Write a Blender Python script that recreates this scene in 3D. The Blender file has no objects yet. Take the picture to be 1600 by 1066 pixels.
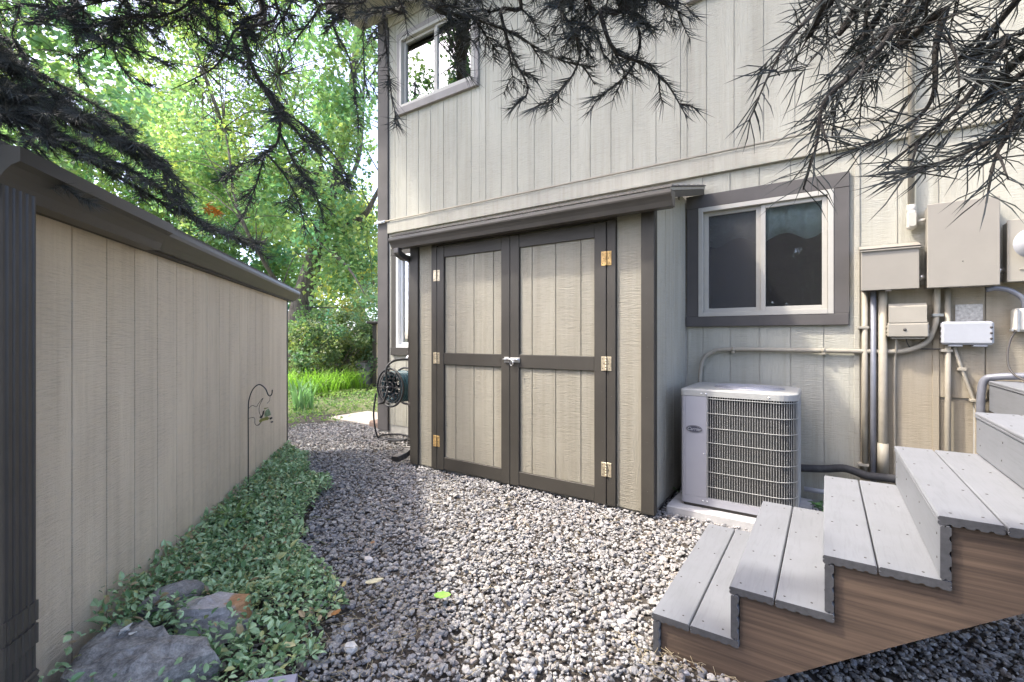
import bpy, bmesh, math, random
import numpy as np
from mathutils import Vector, Matrix
random.seed(7); RNG = np.random.default_rng(11)
sc = bpy.context.scene
COL = sc.collection
R_ = math.radians

# ------------------------------------------------------------------ camera, sky, sun, exposure
YAW = R_(34.125); CAMZ = 1.2; FPX = 726.0
cam = bpy.data.cameras.new('camera'); camo = bpy.data.objects.new('camera', cam); COL.objects.link(camo)
cam.sensor_width = 36.0; cam.lens = 36.0 * FPX / 1600.0; cam.shift_y = -5.0 / 1600.0
cam.clip_start = 0.05; cam.clip_end = 2000
camo.location = (0, 0, CAMZ); camo.rotation_euler = (math.pi / 2, 0, YAW)
sc.camera = camo
SUN_DIR = Vector((1.49, 1.0, -2.46)).normalized()          # the way the light travels
sun_el = math.asin(-SUN_DIR.z)
w = bpy.data.worlds.new('World'); sc.world = w; w.use_nodes = True
nt = w.node_tree; nt.nodes.clear()
sky = nt.nodes.new('ShaderNodeTexSky'); sky.sky_type = 'NISHITA'; sky.sun_disc = False
sky.sun_elevation = sun_el; sky.sun_rotation = math.atan2(-SUN_DIR.x, -SUN_DIR.y)
sky.air_density = 0.5; sky.dust_density = 10.0; sky.ozone_density = 0.1; sky.altitude = 1600
bg = nt.nodes.new('ShaderNodeBackground'); bg.inputs[1].default_value = 0.15
wo = nt.nodes.new('ShaderNodeOutputWorld')
nt.links.new(sky.outputs[0], bg.inputs[0]); nt.links.new(bg.outputs[0], wo.inputs[0])
sl = bpy.data.lights.new('sun', 'SUN'); sl.energy = 0.92; sl.angle = R_(2.5); sl.color = (1.0, 0.94, 0.84)
so = bpy.data.objects.new('sun', sl); COL.objects.link(so)
so.rotation_euler = SUN_DIR.to_track_quat('-Z', 'Y').to_euler(); so.location = (-6, -4, 12)
sc.view_settings.view_transform = 'Standard'; sc.view_settings.look = 'None'
sc.view_settings.gamma = 1.0; sc.view_settings.use_curve_mapping = False
sc.view_settings.exposure = 2.95
sc.render.engine = 'CYCLES'
try:
    sc.cycles.transparent_max_bounces = 12; sc.cycles.max_bounces = 7; sc.cycles.diffuse_bounces = 4; sc.cycles.glossy_bounces = 4; sc.cycles.transmission_bounces = 4
except Exception:
    pass

# ------------------------------------------------------------------ helpers
_F = (-math.sin(YAW), math.cos(YAW)); _RT = (math.cos(YAW), math.sin(YAW))
def at(px, py, d):
    """a survey mark: photograph pixel and distance in metres -> place in the yard"""
    l = (px - 800) / FPX * d
    return Vector((_F[0] * d + _RT[0] * l, _F[1] * d + _RT[1] * l, CAMZ + (528 - py) / FPX * d))

def tag(o, label=None, cat=None, group=None, kind=None):
    if label: o['label'] = label
    if cat: o['category'] = cat
    if group: o['group'] = group
    if kind: o['kind'] = kind
    return o

def empty(name, loc, label=None, cat=None, group=None):
    o = bpy.data.objects.new(name, None); COL.objects.link(o); o.location = loc
    o.empty_display_size = 0.1
    return tag(o, label, cat, group)

def link(name, me, mat=None, parent=None):
    o = bpy.data.objects.new(name, me); COL.objects.link(o)
    if mat is not None:
        for m in (mat if isinstance(mat, (list, tuple)) else [mat]): me.materials.append(m)
    if parent is not None:
        o.parent = parent
        p = parent; off = Vector((0, 0, 0))
        while p is not None: off += p.location; p = p.parent
        o.location = o.location - off          # meshes are written in yard coordinates
    return o

class MB:
    def __init__(s): s.v = []; s.f = []; s.m = []; s.sm = []
    def add(s, vs, fs, mi=0, smooth=False, M=None):
        b = len(s.v)
        for v in vs:
            v = Vector(v)
            s.v.append(tuple(M @ v) if M is not None else tuple(v))
        for f in fs:
            s.f.append(tuple(i + b for i in f)); s.m.append(mi); s.sm.append(smooth)
        return s
    def box(s, x0, x1, y0, y1, z0, z1, c=0.0, mi=0, M=None):
        if x1 < x0: x0, x1 = x1, x0
        if y1 < y0: y0, y1 = y1, y0
        if z1 < z0: z0, z1 = z1, z0
        if c <= 0:
            vs = [(x0,y0,z0),(x1,y0,z0),(x1,y1,z0),(x0,y1,z0),(x0,y0,z1),(x1,y0,z1),(x1,y1,z1),(x0,y1,z1)]
            fs = [(0,3,2,1),(4,5,6,7),(0,1,5,4),(1,2,6,5),(2,3,7,6),(3,0,4,7)]
            return s.add(vs, fs, mi, False, M)
        X = (x0, x1); Y = (y0, y1); Z = (z0, z1); vs = []; idx = {}
        for i in (0,1):
            for j in (0,1):
                for k in (0,1):
                    sx, sy, sz = (1-2*i)*c, (1-2*j)*c, (1-2*k)*c
                    idx[i,j,k,'x'] = len(vs); vs.append((X[i], Y[j]+sy, Z[k]+sz))
                    idx[i,j,k,'y'] = len(vs); vs.append((X[i]+sx, Y[j], Z[k]+sz))
                    idx[i,j,k,'z'] = len(vs); vs.append((X[i]+sx, Y[j]+sy, Z[k]))
        fs = []
        q = lambda *k: [idx[a] for a in k]
        for i in (0,1):
            f = q((i,0,0,'x'),(i,1,0,'x'),(i,1,1,'x'),(i,0,1,'x')); fs.append(f if i else f[::-1])
            f = q((0,i,0,'y'),(0,i,1,'y'),(1,i,1,'y'),(1,i,0,'y')); fs.append(f if i else f[::-1])
            f = q((0,0,i,'z'),(1,0,i,'z'),(1,1,i,'z'),(0,1,i,'z')); fs.append(f if i else f[::-1])
        for i in (0,1):
            for j in (0,1):
                f = q((i,j,0,'x'),(i,j,1,'x'),(i,j,1,'y'),(i,j,0,'y')); fs.append(f if (i+j)%2 else f[::-1])
                f = q((i,0,j,'x'),(i,0,j,'z'),(i,1,j,'z'),(i,1,j,'x')); fs.append(f if (i+j)%2 == 0 else f[::-1])
                f = q((0,i,j,'y'),(1,i,j,'y'),(1,i,j,'z'),(0,i,j,'z')); fs.append(f if (i+j)%2 == 0 else f[::-1])
        for i in (0,1):
            for j in (0,1):
                for k in (0,1):
                    fs.append(q((i,j,k,'x'),(i,j,k,'y'),(i,j,k,'z')))
        return s.add(vs, fs, mi, False, M)
    def tube(s, pts, r, n=8, mi=0, cap=True, smooth=True):
        pts = [Vector(p) for p in pts]; N = len(pts)
        rr = r if isinstance(r, (list, tuple)) else [r] * N
        up = Vector((0.13, 0.2, 0.97)); vs = []; fs = []
        prev = None
        for i, p in enumerate(pts):
            t = (pts[min(i+1, N-1)] - pts[max(i-1, 0)]).normalized()
            if prev is None:
                a = t.cross(up)
                if a.length < 1e-3: a = t.cross(Vector((1,0,0)))
            else:
                a = prev - t * prev.dot(t)
                if a.length < 1e-6: a = t.cross(up)
            a.normalize(); b = t.cross(a); prev = a
            for k in range(n):
                an = 2*math.pi*k/n
                vs.append(p + (a*math.cos(an) + b*math.sin(an))*rr[i])
        for i in range(N-1):
            for k in range(n):
                k2 = (k+1) % n
                fs.append((i*n+k, i*n+k2, (i+1)*n+k2, (i+1)*n+k))
        if cap:
            fs.append(tuple(range(n))[::-1]); fs.append(tuple((N-1)*n+k for k in range(n)))
        return s.add(vs, fs, mi, smooth)
    def prism(s, prof, axis, a0, a1, mi=0, capmi=None, M=None, smooth=False):
        """extrude a closed 2D outline (list of (u,v)) along an axis: 'x': (y,z), 'y': (x,z), 'z': (x,y)"""
        n = len(prof); vs = []
        for a in (a0, a1):
            for u, v in prof:
                vs.append({'x': (a,u,v), 'y': (u,a,v), 'z': (u,v,a)}[axis])
        fs = [(i, (i+1) % n, n+(i+1) % n, n+i) for i in range(n)]
        s.add(vs, fs, mi, smooth, M)
        b = len(s.v) - 2*n
        for f in (tuple(range(n))[::-1], tuple(range(n, 2*n))):
            s.f.append(tuple(i+b for i in f)); s.m.append(mi if capmi is None else capmi); s.sm.append(False)
        return s
    def lathe(s, prof, c, ax='z', n=24, mi=0, smooth=True):
        vs = []; fs = []; m = len(prof)
        for k in range(n):
            a = 2*math.pi*k/n
            for r, h in prof:
                u, v = r*math.cos(a), r*math.sin(a)
                vs.append({'z': (c[0]+u, c[1]+v, c[2]+h), 'y': (c[0]+u, c[1]+h, c[2]+v), 'x': (c[0]+h, c[1]+u, c[2]+v)}[ax])
        for k in range(n):
            for i in range(m-1):
                k2 = (k+1) % n
                fs.append((k*m+i, k2*m+i, k2*m+i+1, k*m+i+1))
        return s.add(vs, fs, mi, smooth)
    def mesh(s, name, fix=True):
        me = bpy.data.meshes.new(name)
        me.from_pydata(s.v, [], s.f)
        me.polygons.foreach_set('material_index', s.m)
        me.polygons.foreach_set('use_smooth', s.sm)
        if fix:
            bm = bmesh.new(); bm.from_mesh(me); bmesh.ops.recalc_face_normals(bm, faces=bm.faces); bm.to_mesh(me); bm.free()
        me.update()
        return me
    def build(s, name, mat, parent=None):
        return link(name, s.mesh(name), mat, parent)

def smooth_path(pts, n=6):
    P = [Vector(p) for p in pts]; out = []
    for i in range(len(P)-1):
        p0 = P[max(i-1,0)]; p1 = P[i]; p2 = P[i+1]; p3 = P[min(i+2, len(P)-1)]
        for k in range(n):
            t = k/n
            out.append(0.5*((2*p1) + (p2-p0)*t + (2*p0-5*p1+4*p2-p3)*t*t + (3*p1-p0-3*p2+p3)*t**3))
    out.append(P[-1]); return out

def np_mesh(name, V, faces, cols=None, smooth=False):
    """V (n,3) float, faces (m,k) int (k=3 or 4), cols (n,3) per-vertex own colour of the piece"""
    me = bpy.data.meshes.new(name)
    V = np.asarray(V, np.float32); faces = np.asarray(faces, np.int32)
    m, k = faces.shape
    me.vertices.add(len(V)); me.vertices.foreach_set('co', V.ravel())
    me.loops.add(m*k); me.loops.foreach_set('vertex_index', faces.ravel())
    me.polygons.add(m)
    me.polygons.foreach_set('loop_start', np.arange(0, m*k, k, dtype=np.int32))
    me.polygons.foreach_set('loop_total', np.full(m, k, np.int32))
    me.polygons.foreach_set('use_smooth', np.full(m, smooth, bool))
    if cols is not None:
        a = me.attributes.new('tint', 'FLOAT_COLOR', 'POINT')
        c4 = np.ones((len(V), 4), np.float32); c4[:, :3] = cols
        a.data.foreach_set('color', c4.ravel())
    me.update(calc_edges=True)
    return me

# ------------------------------------------------------------------ materials
def new_mat(name):
    m = bpy.data.materials.new(name); m.use_nodes = True
    t = m.node_tree; b = t.nodes['Principled BSDF']
    return m, t, b
def N(t, kind, **kw):
    n = t.nodes.new(kind)
    for k, v in kw.items():
        if k in n.inputs.keys(): n.inputs[k].default_value = v
        else: setattr(n, k, v)
    return n
def coords(t, scale=(1,1,1)):
    tc = N(t, 'ShaderNodeTexCoord'); mp = N(t, 'ShaderNodeMapping'); mp.inputs['Scale'].default_value = scale
    t.links.new(tc.outputs['Object'], mp.inputs['Vector']); return mp.outputs['Vector']
def noise(t, scale, detail=4, rough=0.55, sc3=(1,1,1), dist=0.0):
    n = N(t, 'ShaderNodeTexNoise'); n.inputs['Scale'].default_value = scale; n.inputs['Detail'].default_value = detail
    n.inputs['Roughness'].default_value = rough; n.inputs['Distortion'].default_value = dist
    t.links.new(coords(t, sc3), n.inputs['Vector']); return n.outputs['Fac']
def ramp(t, src, stops):
    r = N(t, 'ShaderNodeValToRGB'); e = r.color_ramp.elements
    e[0].position, e[0].color = stops[0][0], (*stops[0][1], 1)
    e[1].position, e[1].color = stops[1][0], (*stops[1][1], 1)
    for p, c in stops[2:]:
        x = e.new(p); x.color = (*c, 1)
    t.links.new(src, r.inputs[0]); return r.outputs[0]
def mth(t, op, a, b=None, clamp=False):
    n = N(t, 'ShaderNodeMath', operation=op); n.use_clamp = clamp
    for i, x in enumerate((a, b)):
        if x is None: continue
        if isinstance(x, (int, float)): n.inputs[i].default_value = x
        else: t.links.new(x, n.inputs[i])
    return n.outputs[0]
def mixc(t, fac, a, b, mode='MIX'):
    n = N(t, 'ShaderNodeMix', data_type='RGBA', blend_type=mode)
    for s, x in ((n.inputs[0], fac), (n.inputs[6], a), (n.inputs[7], b)):
        if isinstance(x, (int, float)): s.default_value = x
        elif isinstance(x, tuple): s.default_value = (*x, 1)
        else: t.links.new(x, s)
    return n.outputs[2]
def bump(t, b, h, strength=0.4, dist=0.002):
    n = N(t, 'ShaderNodeBump'); n.inputs['Strength'].default_value = strength; n.inputs['Distance'].default_value = dist
    t.links.new(h, n.inputs['Height']); t.links.new(n.outputs[0], b.inputs['Normal'])

def paint_siding(name, col, dirt=0.12, rough=0.75, strength=0.8):
    """painted rough-sawn plywood: saw bands across, grain along, patchy"""
    m, t, b = new_mat(name)
    saw = noise(t, 1.0, 6, 0.7, (14, 14, 170), 0.5)
    grain = noise(t, 1.0, 6, 0.7, (95, 95, 7.0), 0.8)
    mask = ramp(t, noise(t, 1.0, 2, 0.5, (4, 4, 1.2)), [(0.50, (0,0,0)), (0.64, (1,1,1))])
    h = mixc(t, mask, saw, grain)
    fine = noise(t, 260, 2)
    hh = mth(t, 'ADD', h, mth(t, 'MULTIPLY', fine, 0.25))
    bump(t, b, hh, strength, 0.011)
    big = noise(t, 1.0, 3, 0.5, (1.6, 1.6, 0.7))
    c = ramp(t, big, [(0.3, tuple(x*(1-dirt) for x in col)), (0.7, tuple(min(1, x*(1+dirt*0.4)) for x in col))])
    spk = ramp(t, noise(t, 34, 4, 0.7), [(0.66, (0,0,0)), (0.76, (1,1,1))])
    c = mixc(t, mth(t, 'MULTIPLY', spk, 0.25), c, tuple(x*0.72 for x in col))
    stk = noise(t, 1.0, 4, 0.6, (26, 26, 0.8))
    c = mixc(t, 1.0, c, ramp(t, stk, [(0.32, (0.90, 0.89, 0.87)), (0.55, (1, 1, 1))]), 'MULTIPLY')
    crev = ramp(t, h, [(0.30, (0.86,)*3), (0.5, (1.0,)*3)])
    c = mixc(t, 1.0, c, crev, 'MULTIPLY')
    tc = N(t, 'ShaderNodeTexCoord'); sx = N(t, 'ShaderNodeSeparateXYZ'); t.links.new(tc.outputs['Object'], sx.inputs[0])
    mud = mth(t, 'ADD', sx.outputs['Z'], mth(t, 'MULTIPLY', noise(t, 22, 6, 0.75), -0.55))
    c = mixc(t, mth(t, 'MULTIPLY', ramp(t, mud, [(0.0, (1,1,1)), (0.06, (0,0,0))]), 0.10), c, (0.20, 0.17, 0.13))
    t.links.new(c, b.inputs['Base Color']); b.inputs['Roughness'].default_value = rough
    b.inputs['Specular IOR Level'].default_value = 0.25
    return m
def paint_trim(name, col, rough=0.6, wear=0.35, grain=True):
    m, t, b = new_mat(name)
    g = noise(t, 1.0, 5, 0.65, (45, 45, 5) if grain else (30, 30, 30))
    c = ramp(t, noise(t, 3.0, 4), [(0.3, tuple(x*0.82 for x in col)), (0.7, tuple(x*1.12 for x in col))])
    sp = ramp(t, noise(t, 60, 5, 0.75), [(0.68, (0,0,0)), (0.74, (1,1,1))])
    c = mixc(t, mth(t, 'MULTIPLY', sp, wear), c, tuple(min(1, x*2.0+0.03) for x in col))
    t.links.new(c, b.inputs['Base Color']); b.inputs['Roughness'].default_value = rough
    b.inputs['Specular IOR Level'].default_value = 0.3
    bump(t, b, g, 0.35, 0.003); return m
def plain(name, col, rough=0.5, metal=0.0, var=0.1, scale=20, bmp=0.0, spec=0.4):
    m, t, b = new_mat(name)
    c = ramp(t, noise(t, scale, 4, 0.6), [(0.3, tuple(x*(1-var) for x in col)), (0.72, tuple(min(1, x*(1+var)) for x in col))])
    t.links.new(c, b.inputs['Base Color']); b.inputs['Roughness'].default_value = rough; b.inputs['Metallic'].default_value = metal
    b.inputs['Specular IOR Level'].default_value = spec
    if bmp: bump(t, b, noise(t, scale*5, 4), bmp, 0.002)
    return m
def tinted(name, rough=0.6, trans=0.0, bmp=0.0, spec=0.3, sat=1.0):
    """own colour of every piece from its tint attribute; trans = light that passes a leaf"""
    m, t, b = new_mat(name)
    a = N(t, 'ShaderNodeAttribute'); a.attribute_name = 'tint'
    col = a.outputs['Color']
    if bmp:
        nn = noise(t, 90, 4, 0.7); col = mixc(t, 1.0, col, ramp(t, nn, [(0.3, (0.7,)*3), (0.7, (1.15,)*3)]), 'MULTIPLY')
        bump(t, b, nn, bmp, 0.003)
    t.links.new(col, b.inputs['Base Color']); b.inputs['Roughness'].default_value = rough
    b.inputs['Specular IOR Level'].default_value = spec
    if trans:
        tr = N(t, 'ShaderNodeBsdfTranslucent'); mx = N(t, 'ShaderNodeMixShader'); mx.inputs[0].default_value = trans
        c2 = mixc(t, 1.0, col, (1.0, 1.22, 0.70), 'MULTIPLY')
        t.links.new(c2, tr.inputs['Color'])
        t.links.new(b.outputs[0], mx.inputs[1]); t.links.new(tr.outputs[0], mx.inputs[2])
        t.links.new(mx.outputs[0], t.nodes['Material Output'].inputs['Surface'])
    return m
def glass(name, refl):
    m, t, b = new_mat(name); t.nodes.remove(b)
    gl = N(t, 'ShaderNodeBsdfGlossy'); gl.inputs['Roughness'].default_value = 0.01; gl.inputs['Color'].default_value = (0.95, 0.97, 1, 1)
    tr = N(t, 'ShaderNodeBsdfTransparent'); tr.inputs['Color'].default_value = (0.72, 0.78, 0.78, 1)
    fr = N(t, 'ShaderNodeFresnel'); fr.inputs['IOR'].default_value = 1.5
    f = mth(t, 'ADD', mth(t, 'MULTIPLY', fr.outputs[0], 1.2), refl, True)
    mx = N(t, 'ShaderNodeMixShader'); t.links.new(f, mx.inputs[0])
    t.links.new(tr.outputs[0], mx.inputs[1]); t.links.new(gl.outputs[0], mx.inputs[2])
    t.links.new(mx.outputs[0], t.nodes['Material Output'].inputs['Surface']); return m
def wood(name):
    m, t, b = new_mat(name)
    v = coords(t, (1,1,1)); mp = N(t, 'ShaderNodeMapping'); mp.inputs['Rotation'].default_value = (0, R_(33), 0)
    mp.inputs['Scale'].default_value = (1.3, 4, 34); t.links.new(v, mp.inputs['Vector'])
    n = N(t, 'ShaderNodeTexNoise'); n.inputs['Scale'].default_value = 1.0; n.inputs['Detail'].default_value = 6; n.inputs['Distortion'].default_value = 1.1
    n.inputs['Roughness'].default_value = 0.6
    t.links.new(mp.outputs[0], n.inputs['Vector'])
    c = ramp(t, n.outputs['Fac'], [(0.32, (0.062, 0.040, 0.026)), (0.70, (0.118, 0.078, 0.051)), (0.5, (0.090, 0.059, 0.039))])
    mp2 = N(t, 'ShaderNodeMapping'); mp2.inputs['Rotation'].default_value = (0, R_(33), 0); mp2.inputs['Scale'].default_value = (2.2, 10, 120)
    t.links.new(v, mp2.inputs['Vector'])
    n2 = N(t, 'ShaderNodeTexNoise'); n2.inputs['Scale'].default_value = 1.0; n2.inputs['Detail'].default_value = 3; t.links.new(mp2.outputs[0], n2.inputs['Vector'])
    c = mixc(t, 1.0, c, ramp(t, n2.outputs['Fac'], [(0.35, (0.76,)*3), (0.6, (1.12,)*3)]), 'MULTIPLY')
    t.links.new(c, b.inputs['Base Color']); b.inputs['Roughness'].default_value = 0.75
    bump(t, b, n2.outputs['Fac'], 0.3, 0.002); return m
def deck(name, col):
    m, t, b = new_mat(name)
    g = noise(t, 1.0, 6, 0.65, (60, 5, 60), 1.2)
    c = ramp(t, g, [(0.34, tuple(x*0.90 for x in col)), (0.5, col)])
    d = noise(t, 5, 5, 0.6)
    c = mixc(t, 1.0, c, ramp(t, d, [(0.3, (0.88, 0.88, 0.87)), (0.7, (1, 1, 1))]), 'MULTIPLY')
    sp = ramp(t, noise(t, 110, 3, 0.7), [(0.70, (0,0,0)), (0.78, (1,1,1))])
    c = mixc(t, mth(t, 'MULTIPLY', sp, 0.35), c, (0.25, 0.24, 0.23))
    t.links.new(c, b.inputs['Base Color']); b.inputs['Roughness'].default_value = 0.6
    bump(t, b, g, 0.25, 0.002); return m
def ground_mat(name, c0, c1, scale=18):
    m, t, b = new_mat(name)
    c = ramp(t, noise(t, scale, 8, 0.7), [(0.32, c0), (0.68, c1)])
    t.links.new(c, b.inputs['Base Color']); b.inputs['Roughness'].default_value = 0.95
    bump(t, b, noise(t, scale*4, 6, 0.7), 0.7, 0.02); return m
def bark(name, c0, c1, sc3=(14, 14, 2.2)):
    m, t, b = new_mat(name)
    n = noise(t, 1.0, 7, 0.7, sc3, 0.5)
    t.links.new(ramp(t, n, [(0.35, c0), (0.65, c1)]), b.inputs['Base Color']); b.inputs['Roughness'].default_value = 0.9
    bump(t, b, n, 1.0, 0.05); return m
def rock_mat(name, c0, c1, lichen=None):
    m, t, b = new_mat(name)
    n = noise(t, 14, 9, 0.72, (1, 1, 2.2))
    n2 = noise(t, 70, 6, 0.8)
    c = ramp(t, mth(t, 'ADD', mth(t, 'MULTIPLY', n, 0.5), mth(t, 'MULTIPLY', n2, 0.5)), [(0.40, c0), (0.60, c1)])
    if lichen:
        tc = N(t, 'ShaderNodeTexCoord'); vm = N(t, 'ShaderNodeVectorMath', operation='DISTANCE'); vm.inputs[1].default_value = lichen[1]
        t.links.new(tc.outputs['Object'], vm.inputs[0])
        dd = mth(t, 'ADD', vm.outputs['Value'], mth(t, 'MULTIPLY', noise(t, 30, 4), 0.10))
        c = mixc(t, ramp(t, dd, [(lichen[2], (1,1,1)), (lichen[2]+0.02, (0,0,0))]), c, lichen[0])
    t.links.new(c, b.inputs['Base Color']); b.inputs['Roughness'].default_value = 0.85
    bump(t, b, noise(t, 40, 8, 0.75), 0.9, 0.012); return m

SID = (0.415, 0.402, 0.336)
M_SID = paint_siding('siding_paint', SID)
M_SIDB = paint_siding('siding_paint_plain', (0.396, 0.378, 0.315), 0.08, 0.75, 0.7)
M_CLO = paint_siding('closet_paint', (0.327, 0.304, 0.241), 0.15, 0.75, 1.0)
M_SHED = paint_siding('shed_paint', (0.74, 0.635, 0.49), 0.10, 0.75, 0.9)
M_TANW = paint_siding('tan_wall_paint', (0.322, 0.281, 0.210), 0.14, 0.75, 0.5)
M_GROOVE = plain('groove_paint', (0.27, 0.25, 0.21), 0.85, var=0.15)
M_GROOVEH = plain('house_groove_paint', (0.40, 0.385, 0.34), 0.85, var=0.15)
M_TRIM = paint_trim('brown_trim', (0.049, 0.044, 0.036))
M_TRIMW = paint_trim('weathered_trim', (0.088, 0.081, 0.076), 0.75, 0.5)
M_GUT = plain('brown_gutter', (0.068, 0.060, 0.050), 0.42, var=0.1, scale=6)
M_DSP = plain('dark_downspout', (0.058, 0.051, 0.045), 0.4, var=0.12, scale=8)
M_SHG = plain('asphalt_shingle', (0.12, 0.11, 0.10), 0.95, var=0.4, scale=120, bmp=0.8)
M_SOF = plain('soffit_paint', (0.30, 0.28, 0.24), 0.8, var=0.08)
M_VIN = plain('cream_vinyl', (0.396, 0.378, 0.333), 0.45, var=0.04)
M_WHT = plain('white_vinyl', (0.78, 0.78, 0.76), 0.4, var=0.03)
M_GL = glass('window_glass', 0.02); M_GLU = glass('coated_glass', 0.24)
M_ROOM = plain('dark_room', (0.12, 0.12, 0.125), 0.9, var=0.2, scale=2)
M_CURT = plain('teal_curtain', (0.86, 0.93, 0.90), 0.9, var=0.25, scale=9)
M_BLIND = plain('grey_blind', (0.18, 0.20, 0.20), 0.8)
M_BRASS = plain('hinge_metal', (0.50, 0.43, 0.30), 0.45, 0.55, 0.35, 40)
M_RUST = plain('rusty_hinge', (0.50, 0.33, 0.13), 0.6, 0.4, 0.4, 45)
M_STEEL = plain('steel', (0.62, 0.62, 0.62), 0.3, 0.9, 0.1, 40)
M_DOT = plain('dark_metal', (0.05, 0.045, 0.04), 0.6)
M_DECK = deck('white_composite', (0.171, 0.178, 0.192)); M_CORE = plain('composite_core', (0.055, 0.055, 0.058), 0.7, var=0.2, scale=60)
M_WOOD = wood('stair_lumber')
M_ACP = plain('ac_grey', (0.313, 0.313, 0.339), 0.4, var=0.04, scale=5); M_ACL = plain('ac_light', (0.324, 0.324, 0.306), 0.45, var=0.06)
M_ACD = plain('ac_coil', (0.028, 0.028, 0.028), 0.8, 0.0, 0.2, 30); M_LOGO = plain('logo_navy', (0.05, 0.052, 0.075), 0.35)
M_CONC = plain('concrete', (0.42, 0.41, 0.40), 0.9, var=0.15, scale=14, bmp=0.4)
M_SLAB = plain('tan_slab', (0.48, 0.42, 0.35), 0.9, var=0.15, scale=9, bmp=0.4)
M_BOXT = plain('box_beige', (0.245, 0.225, 0.189), 0.5, var=0.04, scale=7)
M_BOXC = plain('box_tan', (0.279, 0.257, 0.211), 0.55, var=0.06, scale=7)
M_PIPE = plain('pipe_tan', (0.279, 0.252, 0.198), 0.55, var=0.12, scale=12)
M_GPIPE = plain('grey_conduit', (0.16, 0.165, 0.185), 0.4, 0.2, 0.12, 15)
M_FOAM = plain('black_foam', (0.035, 0.035, 0.037), 0.75, var=0.3, scale=30, bmp=0.5)
M_BLK = plain('black_iron', (0.022, 0.022, 0.022), 0.5, var=0.3)
M_HOSE = plain('teal_hose', (0.015, 0.055, 0.07), 0.4, var=0.2)
M_GRIM = plain('grimy_patch', (0.42, 0.40, 0.36), 0.8, var=0.35, scale=60)
M_PWHT = plain('white_plastic', (0.324, 0.333, 0.351), 0.4, var=0.03)
M_SMALL = plain('grey_plastic', (0.45, 0.43, 0.38), 0.5, var=0.05)
M_DIRT = ground_mat('soil', (0.035, 0.03, 0.025), (0.09, 0.075, 0.06))
M_GRND = ground_mat('ground_earth', (0.06, 0.075, 0.03), (0.14, 0.14, 0.07), 6)
M_STONE = tinted('gravel_stone', 0.85, bmp=0.4)
M_LEAF = tinted('tree_leaf', 0.45, 0.55, spec=0.45); M_VINCA = tinted('vinca_leaf', 0.35, 0.15, spec=0.5)
M_NEED = tinted('fir_needle', 0.6, 0.0, spec=0.25)
M_FIRB = bark('fir_bark', (0.035, 0.03, 0.027), (0.09, 0.078, 0.068), (60, 60, 60))
M_BARK = bark('grey_bark', (0.06, 0.05, 0.042), (0.19, 0.165, 0.14))
M_ROCKD = rock_mat('dark_rock', (0.12, 0.114, 0.106), (0.44, 0.42, 0.39))

# ------------------------------------------------------------------ the setting: ground
def sheet(name, poly, z, mat):
    me = bpy.data.meshes.new(name); me.from_pydata([(x, y, z) for x, y in poly], [], [tuple(range(len(poly)))])
    me.update()
    return tag(link(name, me, mat), kind='structure')
sheet('ground', [(-400,-400),(400,-400),(400,400),(-400,400)], -0.03, M_GRND)
sheet('gravel_path', [(-6.6,3.1),(-2.6,-0.6),(3.2,-0.6),(3.2,4.05),(-4.8,4.05),(-4.8,4.9),(-6.2,4.9),(-6.9,4.0)], -0.016, M_DIRT)

# fence line of the low shed on the left
FD = Vector((-0.7492, 0.6623, 0)); FN = Vector((0.6623, 0.7492, 0)); FP = Vector((-2.1839, 0.4822, 0))
def fpt(s, off=0.0, z=0.0):
    p = FP + FD*s + FN*off; return Vector((p.x, p.y, z))

# gravel stones ------------------------------------------------------
t_ = (1 + 5**0.5)/2
ICO_V = np.array([(-1,t_,0),(1,t_,0),(-1,-t_,0),(1,-t_,0),(0,-1,t_),(0,1,t_),(0,-1,-t_),(0,1,-t_),(t_,0,-1),(t_,0,1),(-t_,0,-1),(-t_,0,1)]) / math.sqrt(1+t_*t_)
ICO_F = np.array([(0,11,5),(0,5,1),(0,1,7),(0,7,10),(0,10,11),(1,5,9),(5,11,4),(11,10,2),(10,7,6),(7,1,8),(3,9,4),(3,4,2),(3,2,6),(3,6,8),(3,8,9),(4,9,5),(2,4,11),(6,2,10),(8,6,7),(9,8,1)])
VEG_EDGE = [(-4.66,2.80),(-4.36,2.66),(-3.85,2.42),(-3.36,2.20),(-2.87,1.83),(-2.54,1.52),(-2.33,1.38),(-2.03,1.37),(-1.81,1.36),(-1.69,1.22),(-1.60,1.06),(-1.50,0.92),(-1.40,0.70),(-1.2,0.3)]
def inpoly(x, y, P):
    c = np.zeros(len(x), bool); j = len(P)-1
    for i in range(len(P)):
        xi, yi = P[i]; xj, yj = P[j]
        k = ((yi > y) != (yj > y)) & (x < (xj-xi)*(y-yi)/(yj-yi+1e-12)+xi); c ^= k; j = i
    return c
VEG_POLY = VEG_EDGE + [(-1.70,0.05),(-4.72,2.72)]
def nz2(x, y, s=1.0, seed=0):
    """cheap smooth 2D noise, about -1..1"""
    r = np.random.default_rng(seed); o = np.zeros_like(x)
    for k in range(5):
        a = r.uniform(0, 6.28); f = s*(1.0+0.9*k); o += np.sin((x*math.cos(a)+y*math.sin(a))*f + r.uniform(0,6.28))/(1+0.5*k)
    return o/2.4
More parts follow.
